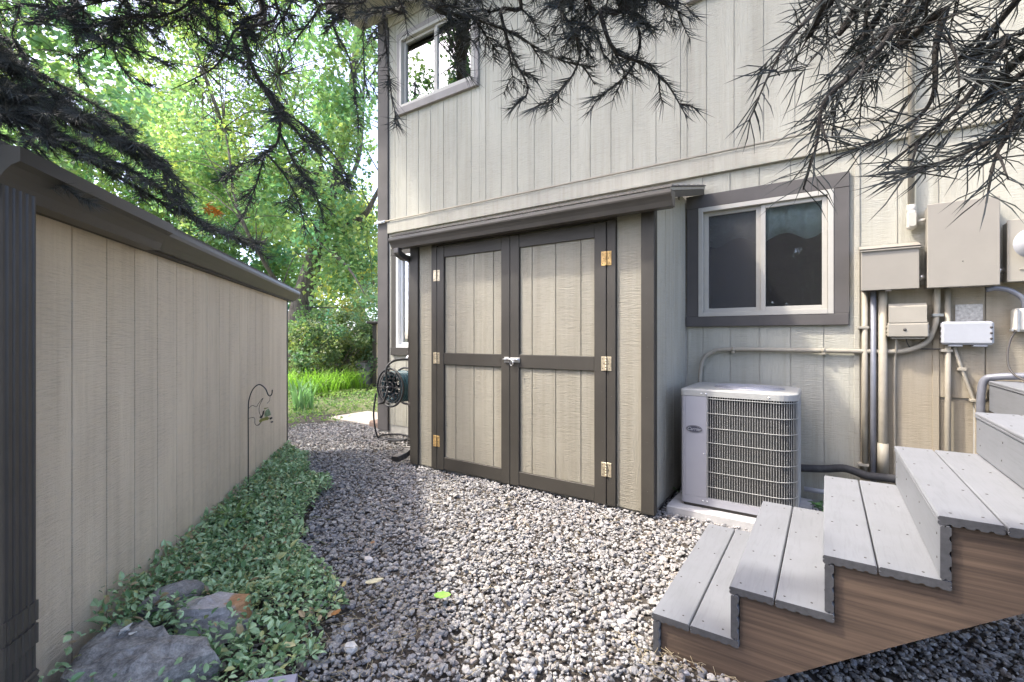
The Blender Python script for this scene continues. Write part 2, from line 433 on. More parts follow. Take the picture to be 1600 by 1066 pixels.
def gravel():
    n = 160000
    x = RNG.uniform(-6.5, 1.9, n); y = RNG.uniform(0.5, 4.75, n)
    d = _F[0]*x + _F[1]*y; l = _RT[0]*x + _RT[1]*y
    ok = (d > 1.0) & (np.abs(l) < d*1.2)
    fence_side = (x-FP.x)*FN.x + (y-FP.y)*FN.y
    along_ = (x-FP.x)*FD.x + (y-FP.y)*FD.y
    ok &= (fence_side > 0.02) | (along_ > 3.46)
    ok &= ~((x > -3.22) & (x < -0.98) & (y > 3.13)) & ~((x > -4.70) & (y > 3.97))
    ok &= x > -6.0 + 0.12*np.sin(y*5) + 0.08*np.sin(y*11+1)
    ok &= ~((x > -6.08) & (x < -4.87) & (y > 4.18))
    veg = inpoly(x, y, VEG_POLY)
    ok &= ~(veg & (RNG.random(n) < 0.72))
    ok &= RNG.random(n) < np.clip(1.25 - d*0.11, 0.5, 1)
    x, y, d = x[ok], y[ok], d[ok]; n = len(x)
    s = RNG.lognormal(math.log(0.0069), 0.36, n) * (1 + 0.06*d); s = np.clip(s, 0.004, 0.022)
    sc3 = np.stack([s*RNG.uniform(0.8, 1.45, n), s*RNG.uniform(0.75, 1.15, n), s*RNG.uniform(0.45, 0.85, n)], 1)
    pal = np.array([(0.37,0.355,0.34),(0.33,0.32,0.31),(0.42,0.40,0.37),(0.27,0.265,0.265),(0.18,0.178,0.18),(0.38,0.33,0.29),(0.50,0.485,0.455),(0.33,0.285,0.25),(0.30,0.295,0.305)])
    pi = RNG.choice(len(pal), n, p=[0.24,0.19,0.19,0.10,0.05,0.06,0.08,0.03,0.06])
    c = pal[pi]*0.83*RNG.uniform(0.75, 1.25, (n, 1))
    z = RNG.uniform(-0.014, 0.010, n) + 0.012*nz2(x, y, 3.0, 3)
    a = RNG.uniform(0, 6.283, n); tl = RNG.normal(0, 0.45, n)
    OCT_V = np.array([(1,0,0),(0,1,0),(-1,0,0),(0,-1,0),(0,0,1),(0,0,-1)], float)*1.12
    OCT_F = np.array([(0,1,4),(1,2,4),(2,3,4),(3,0,4),(1,0,5),(2,1,5),(3,2,5),(0,3,5)])
    AV, AF, AC = [], [], []; base = 0
    for sel, BV, BF in ((d < 3.4, ICO_V, ICO_F), (d >= 3.4, OCT_V, OCT_F)):
        q = np.where(sel)[0]; k = len(q); nv = len(BV)
        V = BV[None]*(1 + RNG.uniform(-0.26, 0.26, (k, nv, 1)))*sc3[q][:, None, :]
        ct, st = np.cos(tl[q])[:, None], np.sin(tl[q])[:, None]
        Y2 = V[:, :, 1]*ct - V[:, :, 2]*st; Z2 = V[:, :, 1]*st + V[:, :, 2]*ct
        ca, sa = np.cos(a[q])[:, None], np.sin(a[q])[:, None]
        X3 = V[:, :, 0]*ca - Y2*sa; Y3 = V[:, :, 0]*sa + Y2*ca
        AV.append(np.stack([X3 + x[q][:, None], Y3 + y[q][:, None], Z2 + z[q][:, None]], 2).reshape(-1, 3))
        AF.append((BF[None] + (np.arange(k)*nv)[:, None, None]).reshape(-1, 3) + base); AC.append(np.repeat(c[q], nv, 0)); base += k*nv
    o = link('gravel', np_mesh('gravel', np.concatenate(AV), np.concatenate(AF), np.concatenate(AC)), M_STONE)
    tag(o, 'loose grey and tan pea gravel covering the side yard', 'gravel', kind='stuff')
gravel()

# ------------------------------------------------------------------ house
WY = 3.98
house = empty('house', (-0.8, WY, 0), 'two-storey house wall with beige grooved siding and brown trim', 'house')
def rects_minus(x0, x1, z0, z1, holes):
    xs = sorted({x0, x1, *[min(max(h[i], x0), x1) for h in holes for i in (0, 1)]})
    zs = sorted({z0, z1, *[min(max(h[i], z0), z1) for h in holes for i in (2, 3)]})
    out = []
    for a, b in zip(xs, xs[1:]):
        col = None
        for c, e in zip(zs, zs[1:]):
            if any(h[0]-1e-6 <= a and b <= h[1]+1e-6 and h[2]-1e-6 <= c and e <= h[3]+1e-6 for h in holes):
                col = None; continue
            if col is not None: out[col][3] = e
            else: out.append([a, b, c, e]); col = len(out)-1
    return out
# openings (glass), and trim outlines where no board lies
OPEN = [(-4.355, -3.175, 4.02, 4.88), (-0.90, 0.16, 4.02, 4.88), (-0.86, 0.04, 1.37, 2.245), (-4.41, -3.55, 1.08, 2.22)]
TRIM = [(-4.405, -3.125, 3.935, 4.94), (-0.95, 0.21, 3.935, 4.94), (-0.955, 0.13, 1.29, 2.35), (-4.51, -3.46, 0.985, 2.31)]
mb = MB()
for a, b, c, e in rects_minus(-4.72, 4.2, -0.1, 5.9, OPEN):
    mb.box(a, b, WY+0.007, WY+0.13, c, e)
mb.box(-4.72, -4.60, WY+0.14, 9.5, -0.1, 5.9); mb.box(4.08, 4.2, WY+0.14, 9.5, -0.1, 5.9); mb.box(-4.59, 4.07, 9.38, 9.5, -0.1, 5.9)
mb.build('wall', M_GROOVEH, house)
mb = MB(); mb.box(-4.59, 4.07, WY+0.15, 9.37, 2.50, 2.60); mb.box(-4.59, 4.07, WY+0.15, 9.37, 0.0, 0.08); mb.box(-4.59, 4.07, 5.4, 5.45, 0.1, 5.8)
mb.build('interior', M_ROOM, house)
mb = MB(); mb.prism([(3.50, 5.36), (9.8, 7.2), (9.8, 7.1), (3.50, 5.26)], 'x', -5.1, 4.6); mb.build('roof', M_SHG, house)
mb = MB(); mb.box(-5.1, 4.6, 3.44, 3.495, 5.20, 5.40, 0.004); mb.build('fascia', M_TRIM, house)
mb = MB(); mb.box(-5.05, 4.55, 3.50, 3.965, 5.235, 5.255); mb.build('soffit', M_SOF, house)
GR = [-4.46 + 0.2032*k for k in range(-1, 44)]
def boards(parent, edges, z0, z1, holes, y0, mat, name='siding_board', gap=0.0026, yb=0.02):
    for a, b in zip(edges, edges[1:]):
        for r in rects_minus(a, b, z0, z1, [h for h in holes if h[1] > a and h[0] < b]):
            x0 = r[0] + (gap if abs(r[0]-a) < 1e-6 else 0.0); x1 = r[1] - (gap if abs(r[1]-b) < 1e-6 else 0.0)
            if x1 - x0 < 0.012: continue
            m = MB(); m.box(x0, x1, y0, y0+yb, r[2], r[3], 0.0015); m.build(name, mat, parent)
boards(house, [-4.57] + [g for g in GR if -4.5 < g < 2.6] + [2.6], 2.652, 5.232, TRIM, WY, M_SID)
boards(house, [-4.57] + [g for g in GR if -4.5 < g < -3.3], 0.11, 2.505, TRIM, WY, M_SID)
LG = [-0.957] + [-0.8305 + 0.2032*k for k in range(6)]
boards(house, LG, 0.04, 2.505, TRIM, WY, M_SID)
boards(house, [0.1855, 0.3887, 0.5919, 0.7951, 0.9983, 1.2015, 1.6, 2.1], 1.545, 2.505, [], WY, M_SID)
for x0, x1, z0, z1, y in ((0.190, 0.585, 0.04, 1.54, WY-0.002), (0.592, 0.80, 0.822, 1.54, WY-0.006), (0.804, 1.35, 0.822, 1.54, WY-0.006), (1.354, 2.1, 0.822, 1.54, WY-0.006),
                          (0.592, 0.752, 0.04, 0.815, WY+0.006), (0.757, 1.35, 0.04, 0.815, WY+0.004)):
    m = MB(); m.box(x0, x1, y, WY+0.03, z0, z1, 0.0025); o = m.build('wall_panel', M_TANW, house)
m = MB(); m.box(0.56, 0.592, WY-0.012, WY+0.02, 0.04, 1.50, 0.002); m.build('batten', M_TANW, house)
m = MB(); m.box(0.155, 0.188, WY-0.008, WY+0.02, 0.04, 2.50, 0.003); m.build('batten', M_SIDB, house)
nails = MB(); rn = random.Random(3)
for g_ in GR:
    if not -4.5 < g_ < 0.6: continue
    for z in np.arange(2.75, 5.2, 0.36):
        q = (g_+rn.uniform(.015, .03), z+rn.uniform(-.03, .03))
        if any(h[0] < q[0] < h[1] and h[2] < q[1] < h[3] for h in TRIM): continue
        nails.lathe([(0, -.0012), (.0035, -.0008), (.0038, .002)], (q[0], WY, q[1]), 'y', 6)
tag(nails.build('nail_heads', M_GROOVE, house), kind='stuff')
# trims
m = MB(); m.box(-4.745, -4.572, WY-0.022, WY+0.03, 0.03, 5.23, 0.003); m.box(-4.765, -4.722, WY-0.020, WY+0.15, 0.03, 5.23, 0.003); m.build('corner_trim', M_TRIMW, house)
m = MB(); m.box(-4.568, 2.6, WY-0.032, WY+0.01, 2.507, 2.645, 0.003); m.build('belly_band', M_SIDB, house)
m = MB(); m.box(-4.568, 2.6, WY-0.020, WY+0.01, 5.10, 5.23, 0.003); m.build('frieze_board', M_SIDB, house)

def window(parent, op, tr, mull, trim_mat, frame_mat, gl, sill_proud=0.0, thick=0.025):
    x0, x1, z0, z1 = op; a0, a1, c0, c1 = tr
    win = MB()
    fw = 0.035
    # outer vinyl frame
    win.box(x0, x0+fw, WY-0.030, WY+0.09, z0, z1, 0.002); win.box(x1-fw, x1, WY-0.030, WY+0.09, z0, z1, 0.002)
    win.box(x0+fw, x1-fw, WY-0.029, WY+0.09, z1-fw, z1, 0.002); win.box(x0+fw, x1-fw, WY-0.031, WY+0.09, z0, z0+fw, 0.002)
    wo_ = win.build('window', frame_mat, parent)
    s = MB(); q = 0.030; mx = mull
    for (p0, p1, yy) in ((x0+fw, mx, WY+0.012), (mx-0.002, x1-fw, WY-0.006)):
        s.box(p0+0.001, p0+q+0.004, yy, yy+0.035, z0+fw+0.001, z1-fw-0.001, 0.002); s.box(p1-q-0.004, p1-0.001, yy, yy+0.035, z0+fw+0.001, z1-fw-0.001, 0.002)
        s.box(p0+q+0.004, p1-q-0.004, yy+0.001, yy+0.035, z0+fw+0.001, z0+fw+q, 0.002); s.box(p0+q+0.004, p1-q-0.004, yy+0.001, yy+0.035, z1-fw-q, z1-fw-0.001, 0.002)
    s.build('sash', frame_mat, wo_)
    for (p0, p1, yy) in ((x0+fw+q, mx-q, WY+0.030), (mx+q, x1-fw-q, WY+0.012)):
        g = MB(); g.box(p0-0.006, p1+0.006, yy, yy+0.004, z0+fw+q-0.006, z1-fw-q+0.006); g.build('pane', gl, wo_)
    # wooden surround
    t = thick
    for nm, (u0, u1, v0, v1, pr) in dict(head=(a0, a1, z1, c1, 0.003), sill=(a0-0.002, a1-0.004, c0, z0, 0.004+sill_proud), jamb=(a0+0.004, x0, z0, z1, 0.0), jamb2=(x1, a1, z0, z1, 0.001)).items():
        k = MB(); k.box(u0, u1, WY-t-pr, WY+0.03, v0, v1, 0.003); k.build('jamb' if nm.startswith('jamb') else nm, trim_mat, wo_)
    return wo_
M_TRIMU = paint_trim('faded_trim', (0.27, 0.25, 0.235), 0.75, 0.3)
window(house, OPEN[0], TRIM[0], -3.775, M_TRIMU, M_VIN, M_GLU, 0.012)
window(house, OPEN[1], TRIM[1], -0.36, M_TRIMU, M_VIN, M_GLU, 0.012)
w3 = window(house, OPEN[2], TRIM[2], -0.415, M_TRIMW, M_VIN, M_GL)
def screen_mat(name, fac):
    m, t, b = new_mat(name); b.inputs['Base Color'].default_value = (0.085, 0.085, 0.087, 1); b.inputs['Roughness'].default_value = 0.9
    tr = N(t, 'ShaderNodeBsdfTransparent'); mx = N(t, 'ShaderNodeMixShader')
    f = mth(t, 'MULTIPLY', ramp(t, noise(t, 160, 3, 0.8), [(0.3, (0.7,)*3), (0.7, (1.3,)*3)]), fac, True); t.links.new(f, mx.inputs[0])
    t.links.new(tr.outputs[0], mx.inputs[1]); t.links.new(b.outputs[0], mx.inputs[2]); t.links.new(mx.outputs[0], t.nodes['Material Output'].inputs['Surface']); return m
for p0, p1, yy, fc in ((-0.80, -0.445, WY+0.024, 0.42), (-0.385, -0.025, WY+0.006, 0.10)):
    m = MB(); m.box(p0, p1, yy, yy+0.001, 1.43, 2.185); m.build('insect_screen', screen_mat('insect_screen', fc), w3)
w4 = window(house, OPEN[3], TRIM[3], -3.95, M_TRIM, M_WHT, M_GLU)
# curtain behind the lower window, blind behind the other
def curtain(x0, x1, zt, zb, y, mat, parent, amp=0.014, fr=40):
    m = MB(); n = 60; vs = []; 
    for i in range(n+1):
        x = x0 + (x1-x0)*i/n
        yy = y + amp*math.sin(fr*x) + 0.4*amp*math.sin(fr*2.3*x+1)
        b = zb + 0.03*math.sin(fr*0.5*x+0.6)
        vs += [(x, yy, zt), (x, yy, (zt+b)/2), (x, yy, b), (x, yy+0.003, b), (x, yy+0.003, (zt+b)/2), (x, yy+0.003, zt)]
    fs = []
    for i in range(n):
        for k in range(6):
            fs.append((i*6+k, i*6+(k+1) % 6, (i+1)*6+(k+1) % 6, (i+1)*6+k))
    m.add(vs, fs, 0, True); return m.build('curtain', mat, parent)
curtain(-0.85, 0.03, 2.24, 1.96, WY+0.060, M_CURT, w3)
m = MB()
for k in range(26): m.box(-4.40, -3.6, WY+0.15, WY+0.175, 1.10+0.043*k, 1.104+0.043*k)
o = m.build('blind', M_BLIND, w4)

# thin cable conduit along the top of the belly band
c = MB(); c.tube([(-4.60, WY-0.040, 2.662), (-2.0, WY-0.040, 2.662), (2.5, WY-0.040, 2.664)], 0.009, 8)
cb = empty('cable_conduit', (-4.6, WY-0.04, 2.66), 'thin beige conduit running along top of belly band above closet roof', 'conduit')
c.build('pipe', M_PIPE, cb)
m = MB(); m.tube([(-4.78, WY-0.042, 2.660), (-4.60, WY-0.042, 2.661)], 0.017, 10); m.build('end_cap', M_WHT, cb)

# ------------------------------------------------------------------ storage closet
CY = 3.107; CX0, CX1 = -3.235, -0.964
clo = empty('storage_closet', (-2.1, CY, 0), 'attached storage closet with double doors, lean-to roof and gutter', 'closet')
m = MB(); m.box(CX0+0.012, CX1-0.012, CY+0.014, CY+0.05, 0.0, 2.14); m.box(CX0+0.012, CX0+0.05, CY+0.055, WY-0.005, 0.0, 2.155); m.box(CX1-0.05, CX1-0.012, CY+0.055, WY-0.005, 0.0, 2.155)
m.build('wall', M_GROOVE, clo)
for x0, x1 in ((-3.150, -2.983), (-1.218, -1.042)):
    m = MB(); m.box(x0, x1, CY, CY+0.03, 0.02, 2.14, 0.0015); m.build('front_panel', M_CLO, clo)
ed = [CY+0.035, 3.195, 3.398, 3.600, 3.803, WY-0.001]
for a, b in zip(ed, ed[1:]):
    for xx in (CX1-0.02, CX0):
        m = MB(); m.box(xx, xx+0.02, a+0.0035, b-0.0035, 0.03, 2.117 + 0.2615*(a-2.955), 0.0015); m.build('siding_board', M_SIDB, clo)
for x0, x1 in ((-3.240, -3.152), (-1.040, -0.950)):
    m = MB(); m.box(x0, x1, CY-0.020, CY+0.01, 0.015, 2.14, 0.003)
    if x1 > -1: m.box(-0.968, -0.949, CY-0.018, CY+0.045, 0.015, 2.16, 0.003)
    else: m.box(-3.258, -3.236, CY-0.018, CY+0.045, 0.015, 2.16, 0.003)
    m.build('corner_trim', M_TRIM, clo)
for x0, x1, z0, z1 in ((-2.981, -2.914, 0.02, 2.03), (-1.285, -1.220, 0.02, 2.03), (-2.981, -1.220, 2.032, 2.13)):
    m = MB(); m.box(x0, x1, CY-0.019, CY+0.012, z0, z1, 0.003); m.build('door_casing', M_TRIM, clo)
def closet_door(x0, x1, grooves, hinge_x, hside, hinge_mats, stl):
    dr = MB(); dr.box(x0+0.004, x1-0.004, CY+0.004, CY+0.011, 0.022, 2.018)
    d = dr.build('door', M_GROOVE, clo)
    sl0, sl1 = stl
    for a, b in ((x0, x0+sl0), (x1-sl1, x1)):
        m = MB(); m.box(a, b, CY-0.022, CY+0.006, 0.02, 2.02, 0.003); m.build('stile', M_TRIM, d)
    for z0, z1 in ((0.028, 0.135), (0.962, 1.066), (1.918, 2.018)):
        m = MB(); m.box(x0+sl0, x1-sl1, CY-0.019, CY+0.006, z0, z1, 0.003); m.build('rail', M_TRIM, d)
    e = [x0+sl0] + grooves + [x1-sl1]
    for a, b in zip(e, e[1:]):
        for z0, z1 in ((0.135, 0.962), (1.066, 1.918)):
            m = MB(); m.box(a+0.003, b-0.003, CY-0.004, CY+0.008, z0, z1, 0.0012); m.build('panel_board', M_CLO, d)
    for z, mt in zip((0.27, 1.017, 1.76), hinge_mats):
        m = MB(); hw = 0.037
        m.box(hinge_x-hw, hinge_x-0.004, CY-0.0255, CY-0.0215, z-0.05, z+0.05, 0.001); m.box(hinge_x+0.004, hinge_x+hw, CY-0.0225, CY-0.0185, z-0.05, z+0.05, 0.001)
        for j in range(5): m.tube([(hinge_x, CY-0.027, z-0.05+0.02*j+0.001), (hinge_x, CY-0.027, z-0.05+0.02*j+0.019)], 0.0055, 8)
        h = m.build('hinge', mt, d)
    return d
d1 = closet_door(-2.909, -2.114, [-2.699, -2.495, -2.289], -2.912, 0, (M_RUST, M_BRASS, M_BRASS), (0.083, 0.085))
d2 = closet_door(-2.110, -1.290, [-1.912, -1.702, -1.492], -1.2875, 1, (M_BRASS, M_BRASS, M_RUST), (0.085, 0.09))
# screws in the hinge leaves and nails in the frame, as small dark heads
m = MB()
for hx in (-2.912, -1.2875):
    for z in (0.27, 1.017, 1.76):
        for s in (-1, 1):
            for dz, dx in ((-0.034, 0.026), (0.0, 0.017), (0.034, 0.026)):
                m.lathe([(0.0, -0.0022), (0.0035, -0.0016), (0.0038, 0.003)], (hx+s*dx, CY-0.0255 if s < 0 else CY-0.0225, z+dz), 'y', 6)
for x in (-2.15, -2.07, -2.945, -1.25, -1.32, -1.0):
    for z in np.arange(0.18, 2.0, 0.31): m.lathe([(0.0, -0.0012), (0.0032, -0.0008), (0.0034, 0.002)], (x+random.uniform(-.006,.006), CY-0.0205 if x not in (-2.15,-2.07,-1.32) else CY-0.0225, z+random.uniform(-.03,.03)), 'y', 6)
tag(m.build('screw_heads', M_DOT, clo), kind='stuff')
# sliding bolt latch with ring
m = MB(); zc = 1.022
m.box(-2.165, -2.118, CY-0.027, CY-0.0215, zc-0.022, zc+0.022, 0.001)
m.box(-2.105, -2.015, CY-0.027, CY-0.0215, zc-0.019, zc+0.019, 0.001)
m.tube([(-2.17, CY-0.035, zc+0.004), (-2.02, CY-0.035, zc+0.004)], 0.007, 8)
for x in (-2.145, -2.095, -2.035): m.tube([(x-0.007, CY-0.034, zc+0.004), (x+0.007, CY-0.034, zc+0.004)], 0.012, 10)
m.tube([(-2.06, CY-0.036, zc), (-2.06, CY-0.055, zc-0.01), (-2.06, CY-0.056, zc-0.035)], 0.005, 8)
lp = [(-2.085+0.012*math.cos(a), CY-0.042, zc-0.022+0.022*math.sin(a)) for a in np.linspace(0, 6.283, 14)]
m.tube(lp, 0.003, 6, cap=False)
m.build('latch', M_STEEL, d2)
# roof, gutter, downspout
m = MB(); m.prism([(2.955, 2.122), (WY-0.036, 2.392), (WY-0.036, 2.412), (2.955, 2.142)], 'x', -3.36, -0.808)
rf = m.build('roof', M_SOF, clo)
for k in range(7):
    y0 = 2.945 + k*0.145; z0 = 2.142 + (y0-2.955)*0.2730
    m = MB(); m.prism([(y0, z0+0.002), (y0+0.16, z0+0.0457), (y0+0.16, z0+0.0497), (y0, z0+0.014)] if y0+0.16 < WY-0.04 else [(y0, z0+0.002), (WY-0.038, z0+0.002+(WY-0.038-y0)*0.2730), (WY-0.038, z0+0.006+(WY-0.038-y0)*0.2730), (y0, z0+0.014)], 'x', -3.37, -0.798); m.build('shingle_course', M_SHG, rf)
m = MB(); m.prism([(3.03, 2.098), (WY-0.04, 2.346), (WY-0.04, 2.389), (3.03, 2.140)], 'x', -0.838, -0.812); m.build('rake_board', M_TRIM, clo)
m = MB(); m.box(-3.355, -0.815, 3.022, 3.045, 2.03, 2.138, 0.002); m.build('fascia', M_TRIM, clo)
m = MB(); m.box(-3.34, -0.87, 3.047, CY-0.003, 2.075, 2.09); m.build('soffit', M_TRIM, clo)
def gutter_prof(y0, z0, d=0.095, hgt=0.095, th=0.003, s=-1):
    """K-style gutter, open on top; y0 = back, s = side it faces"""
    out = [(0, hgt), (0, 0), (0.055, 0), (0.066, 0.030), (0.078, 0.050), (0.092, 0.066), (d, 0.076), (d, hgt), (d-0.012, hgt)]
    inn = [(d-0.012, hgt-th), (d-th, hgt-th), (d-th, 0.078), (0.090, 0.069), (0.075, 0.052), (0.063, 0.031), (0.053, th), (th, th), (th, hgt)]
    return [(y0+s*u, z0+v) for u, v in out+inn]
m = MB(); m.prism(gutter_prof(3.020, 2.028), 'x', -3.366, -0.800)
gt = m.build('gutter', M_GUT, clo)
endp = [(3.020, 2.123), (3.020, 2.028), (2.965, 2.028), (2.954, 2.058), (2.942, 2.078), (2.928, 2.094), (2.925, 2.104), (2.925, 2.123)]
for x in (-3.369, -0.7995):
    m = MB(); m.prism(endp, 'x', x, x+0.003); m.build('end_cap', M_GUT, gt)
def corr_prof(w, d, n=5, a=0.004):
    """corrugated rectangular downspout outline, centred"""
    p = []
    for (ux, uy, L, nx, ny) in ((1,0,w,0,-1),(0,1,d,1,0),(-1,0,w,0,1),(0,-1,d,-1,0)):
        cx0 = {(1,0):(-w/2,-d/2),(0,1):(w/2,-d/2),(-1,0):(w/2,d/2),(0,-1):(-w/2,d/2)}[(ux,uy)]
        k = max(2, int(n*L/max(w,d)))
        for i in range(k):
            for q, o in ((0.08, 0), (0.32, 0), (0.45, a), (0.62, a), (0.78, 0)):
                t = (i+q)/k*L; p.append((cx0[0]+ux*t-nx*o*(-1 if False else 1), cx0[1]+uy*t-ny*o))
    return p
def sweep_rect(mb, path, w, d, wdir, mi=0, ribs=0.0):
    """rectangular pipe along path; wdir = direction of its width"""
    prof = [(-w/2,-d/2+.006),(-w/2+.006,-d/2),(w/2-.006,-d/2),(w/2,-d/2+.006),(w/2,d/2-.006),(w/2-.006,d/2),(-w/2+.006,d/2),(-w/2,d/2-.006)]
    P = [Vector(p) for p in path]; vs = []; fs = []; n = len(prof); W = Vector(wdir).normalized()
    for i, p in enumerate(P):
        t = (P[min(i+1,len(P)-1)]-P[max(i-1,0)]).normalized(); dd = t.cross(W).normalized()
        k = 1.0 + (ribs if i % 2 else 0.0)
        for u, v in prof: vs.append(p + W*u*k + dd*v*k)
    for i in range(len(P)-1):
        for k in range(n): fs.append((i*n+k, i*n+(k+1)%n, (i+1)*n+(k+1)%n, (i+1)*n+k))
    fs.append(tuple(range(n))[::-1]); fs.append(tuple((len(P)-1)*n+k for k in range(n)))
    mb.add(vs, fs, mi)
dspx, dspy = -3.300, 3.165
ds = MB(); M = Matrix.Translation((dspx, dspy, 0)); ds.prism(corr_prof(0.070, 0.052, 4, 0.003), 'z', 0.20, 1.93, M=M)
dso = ds.build('downspout', M_DSP, clo)
m = MB(); sweep_rect(m, smooth_path([(-3.30, 2.978, 2.03), (-3.30, 2.985, 1.985), (-3.30, 3.06, 1.955), (-3.30, 3.14, 1.95), (-3.30, 3.165, 1.91)], 4), 0.066, 0.05, (1,0,0), ribs=0.05); m.build('elbow', M_DSP, dso)
m = MB(); sweep_rect(m, smooth_path([(-3.30, 3.165, 0.23), (-3.305, 3.15, 0.15), (-3.33, 3.08, 0.09), (-3.36, 3.00, 0.06)], 6), 0.074, 0.058, (1,0.3,0), ribs=0.10); m.build('elbow', M_DSP, dso)
m = MB(); m.box(-3.342, -3.258, 3.134, 3.196, 0.55, 0.575, 0.002); m.build('strap', M_DSP, dso)

# ------------------------------------------------------------------ low shed on the left
SH = empty('garden_shed', fpt(1.6), 'low beige shed with brown gutter along the left side', 'shed')
MF = Matrix.Translation(FP) @ Matrix(((FD.x, FN.x, 0, 0), (FD.y, FN.y, 0, 0), (0, 0, 1, 0), (0, 0, 0, 1)))   # local: x along wall, y toward the yard
S0, S1 = -0.40, 3.415
m = MB(); m.box(S0, S1-0.01, -1.9, -0.012, -0.02, 1.66, M=MF); m.build('wall', M_GROOVE, SH)
e = [S0] + [0.2032*k for k in range(-1, 17)] + [S1-0.02]
for a, b in zip(e, e[1:]):
    m = MB(); m.box(a+0.0035, b-0.0035, -0.016, 0.0, 0.0, 1.63, 0.0015, M=MF); m.build('siding_board', M_SHED, SH)
m = MB(); m.box(S1-0.018, S1+0.012, -0.03, 0.006, 0.0, 1.62, 0.003, M=MF); m.build('corner_trim', M_TRIM, SH)
m = MB(); m.box(S0-0.04, S1+0.10, 0.002, 0.036, 1.588, 1.70, 0.003, M=MF); m.box(S0-0.036, S0-0.002, -1.9, 0.0, 1.588, 1.70, 0.003, M=MF); m.build('fascia', M_TRIM, SH)
m = MB(); m.box(S0-0.085, S1+0.135, -2.0, 0.085, 1.702, 1.722, M=MF); m.build('roof', M_SHG, SH)
GE = 0.40
# roof-edge moulding past the gutter
prof = [(0.037, 1.60), (0.050, 1.60), (0.068, 1.625), (0.088, 1.650), (0.100, 1.664), (0.104, 1.680), (0.104, 1.700), (0.037, 1.700)]
m = MB(); m.prism(prof, 'x', GE+0.004, S1+0.14, M=MF); m.build('eave_moulding', M_GUT, SH)
gp = [(0.038 + (0.0-u), z) for u, z in gutter_prof(0.0, 1.583, 0.11, 0.115, 0.003, -1)]
m = MB(); m.prism(gp, 'x', S0-0.066, GE, M=MF); g2 = m.build('gutter', M_GUT, SH)
ep = [(0.038+u, 1.583+v) for u, v in [(0, 0.115), (0, 0), (0.055, 0), (0.066, 0.030), (0.078, 0.050), (0.092, 0.066), (0.11, 0.076), (0.11, 0.115)]]
for q in (GE, S0-0.069):
    m = MB(); m.prism(ep, 'x', q, q+0.003, M=MF); m.build('end_cap', M_GUT, g2)
m = MB(); Md = MF @ Matrix.Translation((-0.398, 0.062, 0)); m.prism(corr_prof(0.115, 0.085, 5, 0.005), 'z', 0.22, 1.60, M=Md)
dsp = m.build('downspout', M_DSP, SH)
for zz in (0.40, 0.335):
    m = MB(); 
    for k in range(1): m.prism(corr_prof(0.123, 0.093, 5, 0.003), 'z', zz, zz+0.055, M=Md)
    m.build('joint_sleeve', M_DSP, dsp)
pe = [MF @ Vector(p) for p in ((-0.398, 0.062, 0.26), (-0.394, 0.066, 0.18), (-0.37, 0.10, 0.10), (-0.30, 0.17, 0.07))]
m = MB(); sweep_rect(m, smooth_path(pe, 7), 0.122, 0.092, FD, ribs=0.07); m.build('elbow', M_DSP, dsp)

# horizontal downspout extension lying in the leaves
ext = MB()
pA, pB = Vector((-1.875, 0.335, 0.075)), Vector((-1.415, 0.845, 0.07))
sweep_rect(ext, [pA, pA.lerp(pB, .5), pB], 0.08, 0.055, (pB-pA).cross(Vector((0,0,1))))
exo = ext.build('downspout_extension', plain('lilac_grey_metal', (0.30, 0.29, 0.35), 0.45, var=0.1, scale=9)); 
tag(exo, 'grey metal downspout extension lying under vines at the bottom edge', 'downspout pipe')

# ------------------------------------------------------------------ stairs
st = empty('deck_stairs', (0.1, 2.27, 0), 'wooden stair with pale composite treads rising to the right', 'stairs')
Y0, Y1 = 1.762, 2.785
NX = [-0.552 + 0.2705*k for k in range(6)]; TZ = [0.154 + 0.1812*k for k in range(5)]
BW = 0.1355
def board_prof(L, th=0.0255, n=4, c=0.004):
    """decking board section: flat top, scalloped underside"""
    p = [(0, -c), (c, 0), (L-c, 0), (L, -c), (L, -th*0.42), (L-0.006, -th*0.5), (L, -th*0.58), (L, -th+c), (L-c, -th)]
    for k in range(n):
        a = L - 0.012 - (L-0.024)*k/n; b = L - 0.012 - (L-0.024)*(k+1)/n
        for q, o in ((0.25, 0), (0.4, 0.0045), (0.6, 0.0045), (0.75, 0)): p.append((a+(b-a)*q, -th+o))
    p += [(c, -th), (0, -th+c), (0, -th*0.58), (0.006, -th*0.5), (0, -th*0.42)]
    return p
screws = MB()
for i, z in enumerate(TZ):
    for j in range(2):
        x = NX[i] + j*(BW+0.0045)
        m = MB(); m.prism([(x+u, z+v) for u, v in board_prof(BW if j == 0 else 0.1605)], 'y', Y0+random.uniform(-.003,.003), Y1+random.uniform(-.004,.004), 0, 1)
        m.build('tread_board', [M_DECK, M_CORE], st)
        for yy in (Y0+0.045, Y0+0.34, Y0+0.66, Y1-0.05):
            for xx in (0.03, BW-0.03): screws.lathe([(0, 0.0012), (0.0035, 0.0010), (0.0042, -0.002)], (x+xx+random.uniform(-.006,.006), yy+random.uniform(-.012,.012), z), 'z', 8)
    zb = (TZ[i-1] + 0.003) if i else -0.01
    L = z - 0.027 - zb
    m = MB(); m.prism([(NX[i]+0.005-v, zb+u) for u, v in board_prof(L, 0.024, 3)], 'y', Y0+0.002+random.uniform(-.003,.003), Y1+random.uniform(-.004,.004), 0, 1)
    m.build('riser_board', [M_DECK, M_CORE], st)
    if i:
        for yy in (Y0+0.05, Y0+0.35, Y0+0.67, Y1-0.05):
            for q in (0.3, 0.75): screws.lathe([(0, -0.0012), (0.0035, -0.001), (0.0042, 0.002)], (NX[i]+0.005, yy+random.uniform(-.01,.01), zb+L*q), 'x', 8)
tag(screws.build('screw_heads', M_DOT, st), kind='stuff')
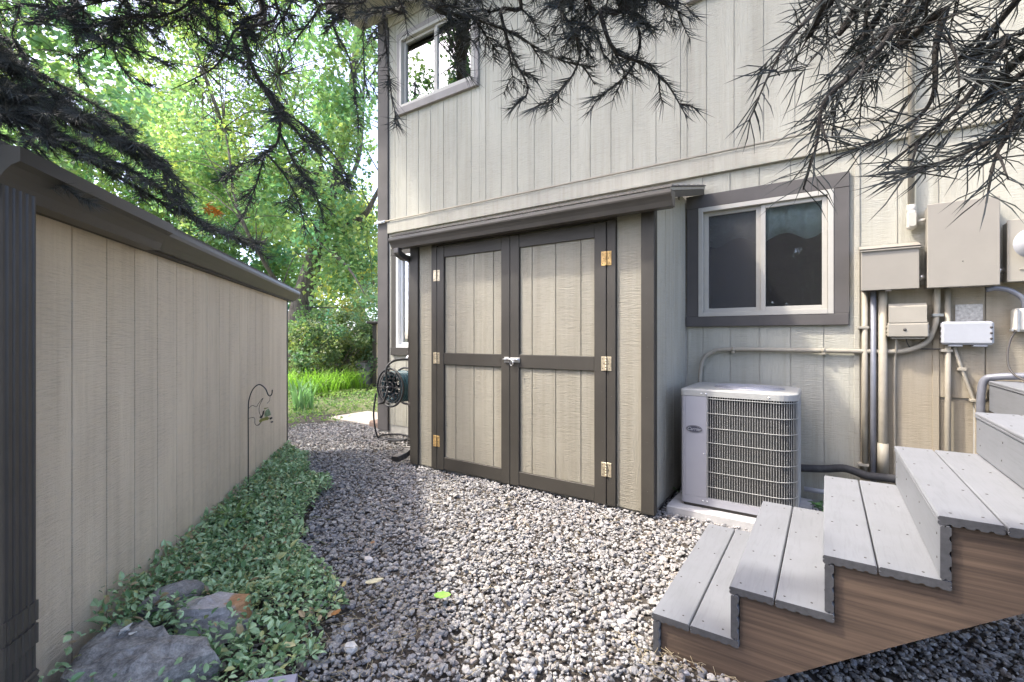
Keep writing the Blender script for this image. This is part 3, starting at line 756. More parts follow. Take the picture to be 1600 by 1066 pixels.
def stringer(y):
    p = [(NX[0]+0.031, -0.012)]
    for i, z in enumerate(TZ):
        p.append((NX[i]+0.031, z-0.0275)); 
        p.append(((NX[i+1] if i < 4 else NX[5])+0.031, z-0.0275))
    p += [(NX[5]+0.031, 0.66), (0.434, 0.471), (0.199, 0.306), (-0.190, 0.026), (-0.25, -0.012)]
    m = MB(); m.prism(p, 'y', y, y+0.038); return m.build('stringer', M_WOOD, st)
stringer(Y0+0.018); stringer(2.25); stringer(Y1-0.06)
# landing at the top of the stairs
ld = empty('stair_landing', (1.3, 3.3, 0), 'pale deck landing at top of the stair beside the utility wall', 'landing')
LX = NX[5]+0.004
m = MB(); m.box(LX+0.005, LX+0.03, 2.80, 3.93, 0.76, 0.915, 0.002); m.build('fascia_board', M_DECK, ld)
for k in range(4):
    m = MB(); m.prism([(LX+k*(BW+0.005)+u, 0.942+v) for u, v in board_prof(BW)], 'y', 1.80 if k else 2.80, 3.935, 0, 1); m.build('deck_board', [M_DECK, M_CORE], ld)
for x, y in ((LX+0.09, 3.85), (LX+0.09, 2.85), (LX+0.46, 1.90)):
    m = MB(); m.box(x, x+0.089, y-0.045, y+0.044, -0.02, 0.914, 0.003); m.build('post', M_WOOD, ld)

# ------------------------------------------------------------------ air conditioner
pad = MB(); pad.box(-0.915, -0.085, 3.235, 3.935, -0.03, 0.052, 0.008)
tag(pad.build('concrete_pad', M_CONC), 'grey concrete pad under the outdoor air conditioner', 'pad')
ac = empty('air_conditioner', (-0.49, 3.60, 0.052), 'grey outdoor air conditioning condenser with wire louvred sides', 'air conditioner')
AX0, AX1, AY0, AY1 = -0.835, -0.150, 3.310, 3.895
def rrect(x0, x1, y0, y1, rs, n=8):
    """rounded outline from front-left round anticlockwise; rs = radii fl, fr, br, bl"""
    p = []
    for (cx, cy, a0, r) in ((x0+rs[0], y0+rs[0], 180, rs[0]), (x1-rs[1], y0+rs[1], 270, rs[1]), (x1-rs[2], y1-rs[2], 0, rs[2]), (x0+rs[3], y1-rs[3], 90, rs[3])):
        for k in range(n+1):
            a = R_(a0+90*k/n); p.append((cx+r*math.cos(a), cy+r*math.sin(a)))
    return p
RS = (0.025, 0.12, 0.12, 0.06)
zb, zt = 0.075, 0.852
m = MB(); m.prism(rrect(AX0+0.022, AX1-0.022, AY0+0.022, AY1-0.022, (0.02, 0.10, 0.10, 0.05)), 'z', zb+0.02, zt-0.03); m.build('coil', M_ACD, ac)
m = MB(); m.prism(rrect(AX0+0.012, AX1-0.012, AY0+0.012, AY1-0.012, RS), 'z', 0.053, zb); m.build('foot_plinth', M_DOT, ac)
m = MB(); m.prism(rrect(AX0, AX1, AY0, AY1, RS), 'z', zb, zb+0.05); m.build('base_pan', M_ACP, ac)
def lidm():
    m = MB(); o0 = rrect(AX0-0.004, AX1+0.004, AY0-0.004, AY1+0.004, RS); o1 = rrect(AX0+0.004, AX1-0.004, AY0+0.004, AY1-0.004, RS)
    n = len(o0); vs = [(x, y, zt-0.045) for x, y in o0] + [(x, y, zt-0.008) for x, y in o0] + [(x, y, zt) for x, y in o1]
    cx, cy = (AX0+AX1)/2+0.04, (AY0+AY1)/2; rr = 0.22
    vs += [(cx+rr*math.cos(a), cy+rr*math.sin(a), zt+0.003) for a in [math.atan2(y-cy, x-cx) for x, y in o1]]
    vs += [(cx+(rr-.012)*math.cos(a), cy+(rr-.012)*math.sin(a), zt-0.02) for a in [math.atan2(y-cy, x-cx) for x, y in o1]]
    fs = [(r*n+i, r*n+(i+1)%n, (r+1)*n+(i+1)%n, (r+1)*n+i) for r in range(4) for i in range(n)]
    m.add(vs, fs); return m, (cx, cy, rr)
m, (cx, cy, rr) = lidm(); lid = m.build('lid', M_ACL, ac)
m = MB()
for q in np.linspace(0.03, rr, 20):
    m.tube([(cx+q*math.cos(a), cy+q*math.sin(a), zt+0.004+0.006*(1-(q/rr)**2)) for a in np.linspace(0, 2*math.pi, 33)], 0.0022, 5, cap=False)
for k in range(16):
    a = k*math.pi/8; m.tube([(cx, cy, zt+0.010), (cx+rr*0.6*math.cos(a), cy+rr*0.6*math.sin(a), zt+0.008), (cx+rr*math.cos(a), cy+rr*math.sin(a), zt+0.002)], 0.003, 5)
m.build('fan_guard', M_ACP, lid)
m = MB(); m.box(AX0+0.03, -0.668, AY0-0.001, AY0+0.03, zb+0.05, zt-0.046, 0.002)
m.prism([(AX0, AY0+0.025)] + [(AX0+0.025-0.025*math.cos(R_(a)), AY0+0.025-0.025*math.sin(R_(a))) for a in range(15, 91, 15)] + [(AX0+0.03, AY0), (AX0+0.03, AY0+0.2), (AX0, AY0+0.2)], 'z', zb+0.05, zt-0.046)
pan = m.build('access_panel', M_ACP, ac)
m = MB(); out = [(-0.665, AY0+0.001)] + rrect(AX0, AX1, AY0+0.001, AY1, RS)[9:]
seg = []; acc = 0
for a, b in zip(out, out[1:]):
    L = math.hypot(b[0]-a[0], b[1]-a[1]); seg.append((acc, L, a, b)); acc += L
def along(s):
    for s0, L, a, b in seg:
        if s <= s0+L+1e-9:
            t = (s-s0)/max(L, 1e-9); return (a[0]+(b[0]-a[0])*t, a[1]+(b[1]-a[1])*t)
    return out[-1]
s = 0.006
while s < acc-0.15:
    x, y = along(s); m.tube([(x, y+0.002, zb+0.05), (x, y+0.002, zt-0.045)], 0.0022, 4, cap=False); s += 0.0148
m.build('vertical_wires', M_ACL, ac)
m = MB()
for k in range(7):
    z = zb+0.13 + k*0.098
    m.tube([(along(q)[0], along(q)[1]-0.003, z) for q in np.linspace(0.0, acc-0.15, 60)], 0.0024, 5)
m.build('horizontal_wires', M_ACL, ac)
m = MB(); m.box(-0.668, -0.662, AY0-0.002, AY0+0.02, zb+0.05, zt-0.046, 0.001); m.box(AX1-0.006, AX1+0.001, AY0+0.13, AY0+0.17, zb+0.05, zt-0.045, 0.001); m.build('edge_strip', M_ACL, ac)
m = MB()
for x, z in ((-0.70, zt-0.028), (-0.672, zt-0.028), (-0.69, zb+0.027), (-0.665, zb+0.027), (-0.685, 0.42), (-0.30, zt-0.028)):
    m.lathe([(0, -0.004), (0.004, -0.0035), (0.0065, 0.001)], (x, AY0-0.001 if z < 0.8 else AY0-0.005, z), 'y', 8)
m.build('screws', M_STEEL, ac)
# oval emblem with its lettering
lx, lz = -0.747, 0.582
m = MB(); el = [(lx+0.052*math.cos(a), lz+0.024*math.sin(a)) for a in np.linspace(0, 2*math.pi, 33)[:-1]]; m.prism(el, 'y', AY0-0.006, AY0+0.002)
emb = m.build('emblem', M_LOGO, ac)
m = MB(); ring = [(lx+0.0485*math.cos(a), AY0-0.0062, lz+0.0208*math.sin(a)) for a in np.linspace(0, 2*math.pi, 41)]; m.tube(ring, 0.0009, 4, cap=False); m.build('rim', M_ACL, emb)
cu = bpy.data.curves.new('lettering', 'FONT'); cu.body = 'Carrier'; cu.size = 0.030; cu.align_x = 'CENTER'; cu.align_y = 'CENTER'; cu.shear = 0.35; cu.extrude = 0.0006; cu.offset = 0.0004
to = bpy.data.objects.new('tmp', cu); COL.objects.link(to)
tm = bpy.data.meshes.new_from_object(to.evaluated_get(bpy.context.evaluated_depsgraph_get())); bpy.data.objects.remove(to)
tm.transform(Matrix.Translation((lx, AY0-0.0066, lz-0.001)) @ Matrix.Rotation(math.pi/2, 4, 'X'))
link('lettering', tm, M_PWHT, emb)
# refrigerant lines, white pvc drain
tag(MB().tube(smooth_path([(-0.16, 3.88, 0.275), (-0.02, 3.905, 0.285), (0.09, 3.90, 0.308), (0.16, 3.885, 0.300), (0.22, 3.865, 0.288), (0.37, 3.87, 0.290), (0.6, 3.88, 0.285), (0.75, 3.93, 0.27)], 6), 0.026, 12).build('refrigerant_line', M_FOAM),
    'black foam wrapped refrigerant line running from air conditioner along wall', 'pipe')
tag(MB().tube([(-0.135, 3.905, 0.125), (0.10, 3.915, 0.120)], 0.017, 10).build('drain_pipe', M_PWHT), 'short white plastic drain pipe behind the air conditioner', 'pipe')
# whip conduit from condenser to breaker box
wp = empty('power_conduit', (-0.2, 3.94, 1.1), 'long tan conduit arching from air conditioner across wall under window', 'conduit')
MB().tube(smooth_path([(-0.838, 3.90, 0.80), (-0.835, 3.91, 0.93), (-0.815, 3.93, 1.03), (-0.755, 3.945, 1.085), (-0.66, 3.95, 1.108), (-0.2, 3.95, 1.110), (0.30, 3.95, 1.108), (0.43, 3.948, 1.118), (0.52, 3.945, 1.165), (0.56, 3.942, 1.25), (0.575, 3.94, 1.36), (0.578, 3.94, 1.52)], 5), 0.0165, 10).build('pipe', M_PIPE, wp)
for x, z in ((-0.60, 1.110), (-0.02, 1.110)):
    m = MB(); m.box(x-0.012, x+0.012, 3.928, 3.978, z-0.028, z-0.014, 0.001); m.tube([(x-0.01, 3.95, z), (x+0.01, 3.95, z)], 0.0195, 10); m.build('strap', M_PIPE, wp)
m = MB(); m.box(0.552, 0.605, 3.92, 3.976, 1.335, 1.352, 0.001); m.build('strap', M_STEEL, wp)

# ------------------------------------------------------------------ utility boxes on the wall
def ubox(name, x0, x1, z0, z1, depth, mat, label, cat, lip=True, c=0.004):
    o = empty(name, ((x0+x1)/2, WY, z0), label, cat)
    y0 = WY-depth
    m = MB(); m.box(x0+0.006, x1-0.006, y0+0.012, WY-0.007, z0+0.004, z1-0.004, c); m.build('body', mat, o)
    m = MB(); m.box(x0, x1, y0, y0+0.0118, z0, z1, 0.003); m.build('cover', mat, o)
    return o, y0
b1, y0 = ubox('disconnect_box', 0.187, 0.482, 1.512, 1.775, 0.125, M_BOXT, 'small beige disconnect box, leftmost of the wall boxes, with sloped lid', 'electrical box')
m = MB(); m.prism([(y0-0.012, 1.776), (WY-0.01, 1.815), (WY-0.01, 1.823), (y0-0.012, 1.785)], 'x', 0.181, 0.488); m.box(0.181, 0.488, y0-0.012, y0-0.008, 1.768, 1.783); m.build('rain_hood', M_BOXT, b1)
m = MB(); m.box(0.315, 0.345, y0-0.004, y0+0.01, 1.500, 1.511, 0.001); m.build('hasp', M_DOT, b1)
b2, y0 = ubox('breaker_panel', 0.515, 0.834, 1.508, 2.025, 0.155, M_BOXT, 'large beige electrical panel, biggest box on the wall', 'electrical box')
m = MB(); m.box(0.66, 0.69, y0-0.005, y0+0.01, 1.503, 1.507); m.lathe([(0, -0.003), (0.003, -0.002), (0.003, 0.001)], (0.675, y0, 1.66), 'y', 8); m.build('hasp', M_DOT, b2)
b3, y0 = ubox('meter_box', 0.870, 1.30, 1.525, 1.885, 0.12, M_BOXC, 'beige meter box with round white meter at the right edge', 'electrical box')
m = MB(); m.lathe([(0.0, -0.10), (0.060, -0.10), (0.075, -0.085), (0.078, 0.0), (0.09, 0.0), (0.09, 0.02)], (0.982, y0-0.001, 1.742), 'y', 28); m.build('meter', M_PWHT, b3)
m = MB(); m.box(0.92, 0.975, y0-0.006, y0+0.003, 1.592, 1.600, 0.001); m.build('hasp', M_BOXC, b3)
for nm, xs, z in (('a', (0.484, 0.514), 1.585), ('b', (0.836, 0.869), 1.60)):
    m = MB(); m.tube([(xs[0], 3.92, z-0.006), (xs[1], 3.92, z+0.006)], 0.017, 10)
    tag(m.build('conduit_nipple', M_STEEL), 'short grey conduit joining disconnect box and large panel' if nm == 'a' else 'short grey conduit joining large panel and meter box', 'conduit')
j = empty('telephone_box', (0.425, WY, 1.2), 'tan plastic telephone box with rounded lid below the disconnect box', 'utility box')
m = MB(); m.prism([(3.885, 1.298), (3.89, 1.40), (3.915, 1.422), (3.968, 1.422), (3.968, 1.298)], 'x', 0.335, 0.522); m.build('upper_lid', M_BOXC, j)
m = MB(); m.box(0.327, 0.530, 3.878, 3.968, 1.205, 1.292, 0.006); low = m.build('lower_cover', M_BOXC, j)
m = MB(); m.box(0.325, 0.532, 3.888, 3.970, 1.2925, 1.2975, 0.001); m.box(0.345, 0.515, 3.895, 3.965, 1.192, 1.2045, 0.003); m.build('seam', M_BOXC, j)
m = MB(); m.lathe([(0, -0.004), (0.008, -0.004), (0.01, 0.002)], (0.414, 3.878, 1.252), 'y', 12); m.build('lock', M_DOT, low)
m = MB()
for x in (0.326, 0.531):
    for z in (1.222, 1.243, 1.272): m.box(x-0.004, x+0.004, 3.89, 3.92, z-0.006, z+0.006, 0.001)
m.build('hinge_lugs', M_BOXC, j)
tag(MB().tube(smooth_path([(0.375, 3.93, 1.20), (0.375, 3.935, 1.12), (0.372, 3.955, 1.06), (0.370, 3.96, 0.9), (0.371, 3.96, 0.25)], 5), 0.007, 8).build('phone_cable', M_PIPE), 'thin tan cable dropping straight down from the telephone box', 'cable')
tag(MB().tube(smooth_path([(0.425, 3.93, 1.20), (0.432, 3.935, 1.165), (0.455, 3.95, 1.135), (0.52, 3.96, 1.128), (0.60, 3.95, 1.130)], 5), 0.0035, 6).build('ground_wire', M_DOT), 'thin dark wire looping from telephone box to the pipe on its right', 'wire')
n = empty('network_box', (0.71, WY, 1.15), 'white plastic network box with ribbed ends below the large panel', 'utility box')
m = MB(); m.box(0.592, 0.826, 3.895, 3.966, 1.158, 1.300, 0.012); m.build('cover', M_PWHT, n)
m = MB(); m.box(0.625, 0.69, 3.905, 3.96, 1.145, 1.157, 0.004); m.box(0.735, 0.80, 3.905, 3.96, 1.145, 1.157, 0.004); m.build('cable_gland', M_PWHT, n)
m = MB()
for z in (1.195, 1.228, 1.262):
    m.lathe([(0, -0.002), (0.007, -0.002), (0.007, 0.004)], (0.812, 3.895, z), 'y', 10)
    m.box(0.588, 0.594, 3.91, 3.95, z-0.008, z+0.008)
m.build('knockouts', M_DOT, n)
m = MB(); m.box(0.665, 0.79, WY-0.012, WY-0.007, 1.302, 1.408, 0.001); pt = m.build('mounting_patch', M_GRIM); tag(pt, 'grimy square patch of old paint above the white network box', 'wall patch')
sb = empty('junction_box', (0.96, WY, 1.23), 'small grey box with dark window at the right edge under the meter', 'utility box')
m = MB(); m.box(0.905, 1.02, 3.885, 3.972, 1.236, 1.372, 0.012); m.build('body', M_SMALL, sb)
m = MB(); m.box(0.953, 1.005, 3.882, 3.886, 1.275, 1.34, 0.001); m.build('display', M_DOT, sb)
m = MB(); m.box(0.915, 0.925, 3.875, 3.886, 1.235, 1.368, 0.002); m.box(0.893, 0.905, 3.89, 3.93, 1.238, 1.252, 0.002); m.build('latch', M_STEEL, sb)
tag(MB().tube(smooth_path([(0.79, 3.90, 1.488), (0.835, 3.90, 1.494), (0.89, 3.90, 1.478), (0.94, 3.90, 1.43), (0.955, 3.91, 1.37)], 6), 0.0145, 10).build('flexible_conduit', M_GPIPE), 'grey flexible conduit curving from large panel to the small grey box', 'conduit')
tag(MB().tube(smooth_path([(0.915, 3.90, 1.24), (0.893, 3.90, 1.19), (0.875, 3.88, 1.10), (0.878, 3.85, 1.02), (0.905, 3.80, 0.972), (0.96, 3.75, 0.955), (1.1, 3.7, 0.96)], 6), 0.0055, 8).build('coax_cable', M_DOT), 'thin dark cable looping down from the small grey box', 'cable')
tag(MB().tube(smooth_path([(0.772, 3.93, 0.70), (0.775, 3.93, 0.86), (0.79, 3.93, 0.945), (0.84, 3.91, 0.968), (0.95, 3.88, 0.978), (1.2, 3.86, 0.985)], 6), 0.021, 10).build('grey_hose', M_GPIPE), 'thick grey hose bending over the white landing beside the wall', 'hose')
# vertical pipes
def vpipe(name, x, y, r, z0, z1, mat, label, strap=None, sleeve=None):
    o = empty(name, (x, y, z0), label, 'pipe'); MB().tube([(x, y, z0), (x, y, (z0+z1)/2), (x, y, z1)], r, 12).build('pipe', mat, o)
    for z in strap or ():
        m = MB(); m.box(x-r-0.022, x+r+0.006, y-r-0.004, WY-0.003, z-0.008, z+0.008, 0.001); m.build('strap', M_BOXC, o)
    if sleeve: MB().tube([(x, y, sleeve[0]), (x, y, sleeve[1])], r+0.007, 12).build('sleeve', mat, o)
vpipe('conduit_pipe', 0.213, 3.948, 0.0165, 0.26, 1.512, M_PIPE, 'slim tan pipe below disconnect box, leftmost of the three verticals', (1.27, 0.34))
vpipe('conduit_pipe', 0.258, 3.940, 0.0165, 0.05, 1.512, M_GPIPE, 'dark grey vertical conduit between two tan pipes below disconnect box', ())
vpipe('conduit_pipe', 0.308, 3.938, 0.024, 0.05, 1.512, M_PIPE, 'thick tan pipe to the right of the dark grey conduit', (), (0.30, 0.50))
vpipe('conduit_pipe', 0.628, 3.945, 0.015, 0.05, 1.508, M_PIPE, 'tan vertical pipe below the large panel, left of white network box', (1.12,))
vpipe('service_riser', 0.452, 3.940, 0.017, 2.0, 5.2, M_PIPE, 'tan riser pipe with fitting above the disconnect box', ())
lb = empty('conduit_fitting', (0.452, 3.93, 1.90), 'white-beige elbow fitting with oval cover left of the large panel', 'conduit fitting')
m = MB(); m.box(0.428, 0.478, 3.905, 3.968, 1.90, 2.02, 0.012); m.build('body', M_VIN, lb)
m = MB(); m.prism(rrect(0.434, 0.472, 1.915, 2.005, (.014,)*4, 4), 'y', 3.898, 3.905); m.build('cover', M_VIN, lb)
MB().tube([(0.452, 3.94, 2.0), (0.452, 3.94, 2.06)], 0.023, 10).build('collar', M_VIN, lb); MB().tube([(0.475, 3.935, 1.945), (0.52, 3.93, 1.953)], 0.012, 8).build('nipple', M_VIN, lb)
dg = empty('cable_strut', (0.70, 3.95, 0.7), 'tan cable slanting down from white network box behind the stair', 'cable')
MB().tube([(0.655, 3.945, 1.15), (0.685, 3.95, 1.03), (0.77, 3.955, 0.74), (0.80, 3.955, 0.62)], 0.0095, 8).build('cable', M_PIPE, dg)
for x, z in ((0.693, 1.005), (0.748, 0.815)):
    m = MB(); m.box(x-0.02, x+0.02, 3.938, 3.974, z-0.009, z+0.009, 0.002); m.build('clamp', M_PIPE, dg)

# ------------------------------------------------------------------ hose reel, faucet, hose, far-left small things
hr = empty('hose_reel', (-4.2, 3.85, 0.60), 'black cast metal hose reel with scroll discs and teal hose on wall', 'hose reel')
rc = Vector((-4.07, 0, 0.64))
def disc(y, full=True):
    m = MB(); ci = lambda r, n=33: [(rc.x+r*math.cos(a), y, rc.z+r*math.sin(a)) for a in np.linspace(0, 2*math.pi, n)]
    m.tube(ci(0.212), 0.012, 8, cap=False); m.tube(ci(0.175), 0.006, 6, cap=False); m.tube(ci(0.055), 0.012, 8, cap=False)
    for k in range(6):
        a = k*math.pi/3; m.tube([(rc.x+0.05*math.cos(a), y, rc.z+0.05*math.sin(a)), (rc.x+0.21*math.cos(a), y, rc.z+0.21*math.sin(a))], 0.007, 6)
        for sg in (-1, 1):
            pts = []
            c0 = a + sg*0.26
            for q in np.linspace(0, 5.2, 14):
                r = 0.038*(1-q/9); pts.append((rc.x+0.12*math.cos(c0)+r*math.cos(q*sg+a), y, rc.z+0.12*math.sin(c0)+r*math.sin(q*sg+a)))
            m.tube(pts, 0.006, 5)
    return m
disc(3.56).build('front_disc', M_BLK, hr); disc(3.80).build('back_disc', M_BLK, hr)
m = MB()
for k in range(6):
    for r in (0.165, 0.14):
        y = 3.60 + 0.034*k; m.tube([(rc.x+r*math.cos(a), y, rc.z+r*math.sin(a)) for a in np.linspace(0, 2*math.pi, 29)], 0.017, 8, cap=False)
m.build('hose_coil', M_HOSE, hr)
m = MB(); m.tube([(rc.x, 3.52, rc.z), (rc.x, 3.97, rc.z)], 0.02, 10); m.tube(smooth_path([(rc.x, 3.54, rc.z), (rc.x-0.02, 3.52, rc.z+0.2), (rc.x+0.02, 3.6, rc.z+0.30), (rc.x+0.05, 3.85, rc.z+0.30), (rc.x+0.05, 3.965, rc.z+0.22)], 5), 0.013, 8); m.box(rc.x-0.1, rc.x+0.14, 3.955, 3.975, rc.z-0.15, rc.z+0.30, 0.003); m.build('bracket', M_BLK, hr)
m = MB(); m.tube([(rc.x, 3.53, rc.z), (rc.x-0.05, 3.515, rc.z-0.17)], 0.009, 8); m.tube([(rc.x-0.05, 3.515, rc.z-0.17), (rc.x-0.05, 3.44, rc.z-0.17)], 0.014, 8); m.build('crank', M_BLK, hr)
fa = empty('outdoor_faucet', (-4.05, 3.9, 1.0), 'small metal outdoor faucet above the hose reel', 'faucet')
m = MB(); m.tube([(-4.08, 3.975, 0.985), (-4.08, 3.85, 0.985), (-4.08, 3.81, 0.945)], 0.016, 8); m.build('spout', M_STEEL, fa); MB().lathe([(0.0, 0.05), (0.03, 0.05), (0.032, 0.04), (0.008, 0.03), (0.008, 0)], (-4.08, 3.87, 0.99), 'z', 12).build('handle', M_DOT, fa)
tag(MB().tube(smooth_path([(-4.38, 3.62, 0.55), (-4.40, 3.6, 0.3), (-4.36, 3.62, 0.05), (-4.45, 3.78, 0.025), (-4.30, 3.92, 0.025), (-4.08, 3.88, 0.025), (-4.02, 3.74, 0.026), (-4.25, 3.66, 0.027), (-4.0, 3.58, 0.05), (-3.75, 3.62, 0.12), (-3.62, 3.8, 0.3)], 7), 0.011, 8).build('garden_hose', M_FOAM), 'black garden hose tail curling on gravel below the reel', 'hose')
tag(MB().box(-6.1, -4.85, 4.16, 4.86, -0.03, 0.03, 0.01).build('stepping_slab', M_SLAB), 'flat tan concrete slab at the corner of the house', 'paving slab')
tag(MB().box(-5.12, -4.84, 4.10, 4.33, -0.02, 0.085, 0.02).build('corner_brick', plain('red_stone', (0.24, 0.17, 0.13), 0.9, var=0.2, bmp=0.5)), 'reddish brown stone block at the foot of house corner', 'stone')
m = MB(); sweep_rect(m, smooth_path([(-4.81, 4.35, 0.9), (-4.81, 4.36, 0.35), (-4.84, 4.42, 0.24), (-5.02, 4.55, 0.16), (-5.15, 4.65, 0.13)], 6), 0.075, 0.06, (0.6,0.8,0), ribs=0.08)
tag(m.build('corner_downspout', M_DSP), 'dark corrugated downspout foot beside the far house corner', 'downspout')
ne = empty('neighbor_shed', (-9.0, 7.5, 0), 'small beige shed with dark cap far behind house corner', 'shed')
NM = Matrix.Translation((-9.12, 7.43, 0)) @ Matrix.Rotation(R_(40), 4, 'Z')
MB().box(0.06, 2.2, 0.03, 1.5, 0, 1.53, M=NM).build('wall', M_SHED, ne); MB().box(0, 0.09, -0.02, 0.05, 0, 1.535, 0.004, M=NM).build('post', M_DSP, ne); MB().box(-0.12, 2.3, -0.12, 1.6, 1.54, 1.60, 0.01, M=NM).build('cap', M_DSP, ne)
bn = empty('trash_bin', (-9.35, 7.45, 0), 'dark bin standing beside the far small shed', 'bin')
MB().prism([(-9.50, 0.04), (-9.20, 0.04), (-9.17, 0.60), (-9.53, 0.60)], 'y', 7.25, 7.55).build('body', M_GPIPE, bn); MB().box(-9.55, -9.15, 7.23, 7.58, 0.602, 0.64, 0.01).build('lid', M_DOT, bn)

# ------------------------------------------------------------------ shepherd hook with ornament
hk = empty('shepherd_hook', (-3.505, 1.732, 0), 'thin black shepherd hook with wire bird outline before the shed wall', 'garden hook')
hp = [(-3.505, 1.732, 0.0), (-3.505, 1.732, 0.4), (-3.505, 1.732, 0.68), (-3.498, 1.737, 0.76), (-3.474, 1.753, 0.828), (-3.438, 1.777, 0.858), (-3.402, 1.801, 0.83), (-3.385, 1.813, 0.785), (-3.373, 1.822, 0.775), (-3.362, 1.829, 0.79), (-3.360, 1.831, 0.82)]
MB().tube(smooth_path(hp, 5), 0.0042, 6).build('rod', M_BLK, hk)
bp = [(0,.10),(.05,.10),(.075,.085),(.06,.05),(.085,.01),(.12,-.02),(.10,-.07),(.07,-.085),(.045,-.06),(.05,-.035),(.0,-.04)]
ux, uy = 0.832, 0.555
bo = [(-3.505+ux*u, 1.732+uy*u, 0.62+v) for u, v in [(0,.06),(.03,.085),(.06,.075),(.075,.10),(.11,.14),(.085,.09),(.08,.04),(.10,-.02),(.075,-.06),(.05,-.05),(.045,-.005),(0,-.01)]]
MB().tube(smooth_path(bo, 4), 0.0018, 5).build('bird_wire', M_BLK, hk)
orn = empty('bird_ornament', (-3.40, 1.80, 0.60), 'yellow green metal bird ornament by the thin hook', 'ornament')
M_YEL = plain('yellow_green_paint', (0.26, 0.25, 0.07), 0.5, var=0.4, scale=90); M_MINT = plain('mint_paint', (0.22, 0.28, 0.16), 0.5, var=0.4, scale=90)
def plate(name, pts, mat, th=0.004):
    m = MB(); o0 = Vector((-3.40, 1.80, 0.60)); U = Vector((ux, uy, 0)); Nn = Vector((uy, -ux, 0)); n = len(pts)
    pts = [(u*.72, v*.72) for u, v in pts]; vs = [o0+U*u+Vector((0,0,v)) for u, v in pts] + [o0+U*u+Vector((0,0,v))+Nn*th for u, v in pts]
    m.add(vs, [tuple(range(n))[::-1], tuple(range(n, 2*n))] + [(i, (i+1)%n, n+(i+1)%n, n+i) for i in range(n)]); return m.build(name, mat, orn)
plate('body', [(-.05,-.03),(-.02,-.01),(.03,.0),(.045,.02),(.02,.035),(-.02,.02),(-.045,.01),(-.06,-.01)], M_YEL)
plate('wing', [(-.005,.032),(.03,.036),(.06,.05),(.05,.085),(.035,.115),(.01,.10),(-.005,.07)], M_MINT)
plate('head', [(-.05,.015),(-.03,.022),(-.012,.06),(-.005,.10),(-.02,.09),(-.03,.05),(-.055,.03)], M_DOT)
plate('tail', [(.05,.0),(.075,.015),(.072,.03),(.045,.022)], M_DOT); plate('crest', [(-.01,.105),(.03,.12),(.035,.127),(-.005,.122)], M_YEL)
plate('foot', [(.05,-.02),(.07,-.03),(.085,-.02),(.075,-.01)], M_DOT); plate('beak', [(-.05,-.032),(-.075,-.05),(-.09,-.06),(-.06,-.045)], M_DOT)
MB().tube([(-3.373, 1.822, 0.775), (-3.375, 1.82, 0.74), (-3.39, 1.808, 0.72)], 0.0015, 5).build('hanger', M_BLK, orn)

# ------------------------------------------------------------------ rocks
def rock(name, outline, z0, z1, mat, label, rough=0.02, seed=1):
    r = random.Random(seed); bm = bmesh.new()
    n = len(outline); cx = sum(p[0] for p in outline)/n; cy = sum(p[1] for p in outline)/n
    rings = []
    for (k, z) in ((1.05, z0), (1.06, z0+(z1-z0)*0.5), (1.02, z0+(z1-z0)*0.86), (0.94, z1), (0.45, z1+0.008)):
        rings.append([bm.verts.new((cx+(x-cx)*k+r.uniform(-rough, rough)*0.5, cy+(y-cy)*k+r.uniform(-rough, rough)*0.5, z+r.uniform(-rough, rough)*(0.6 if z > z0 else 0) + (0.0 if len(outline[0]) < 3 else 0))) for x, y in [p[:2] for p in outline]])
    for a, b in zip(rings, rings[1:]):
        for i in range(n): bm.faces.new((a[i], a[(i+1)%n], b[(i+1)%n], b[i]))
    bm.faces.new(rings[-1]); bm.faces.new(rings[0][::-1])
    bmesh.ops.triangulate(bm, faces=bm.faces)
    bmesh.ops.subdivide_edges(bm, edges=bm.edges, cuts=2, use_grid_fill=True)
    for v in bm.verts:
        h = math.sin(v.co.x*47+seed)*math.sin(v.co.y*53)*math.sin(v.co.z*61+1)
        v.co += v.normal*(h*rough*0.5) + Vector((r.uniform(-1,1), r.uniform(-1,1), r.uniform(-1,1)))*rough*0.14
    bmesh.ops.recalc_face_normals(bm, faces=bm.faces)
    me = bpy.data.meshes.new(name); bm.to_mesh(me); bm.free()
    return tag(link(name, me, mat), label, 'rock')
rock('rock', [(-1.985,0.419),(-2.13,0.50),(-2.19,0.60),(-2.10,0.665),(-1.921,0.68),(-1.80,0.755),(-1.717,0.735),(-1.752,0.647),(-1.735,0.571),(-1.826,0.487)], 0.0, 0.150, M_ROCKD, 'large flat dark grey rock at the bottom left by the shed', 0.022, 3)
rock('rock', [(-2.171,0.785),(-2.137,0.862),(-2.113,0.932),(-2.002,0.989),(-1.937,0.945),(-1.961,0.858),(-2.095,0.768)], 0.0, 0.132, rock_mat('lichen_rock', (0.40, 0.36, 0.34), (0.64, 0.59, 0.56), ((0.50, 0.27, 0.13), (-1.97, 0.975, 0.135), 0.115)), 'pale lilac rock with orange lichen patch among the vines', 0.016, 5)
rock('rock', [(-2.27,0.70),(-2.34,0.786),(-2.345,0.918),(-2.267,0.93),(-2.209,0.862),(-2.225,0.762)], 0.0, 0.135, rock_mat('mid_rock', (0.15, 0.145, 0.14), (0.38, 0.365, 0.345)), 'grey slab rock half buried in vines against the shed', 0.018, 8)
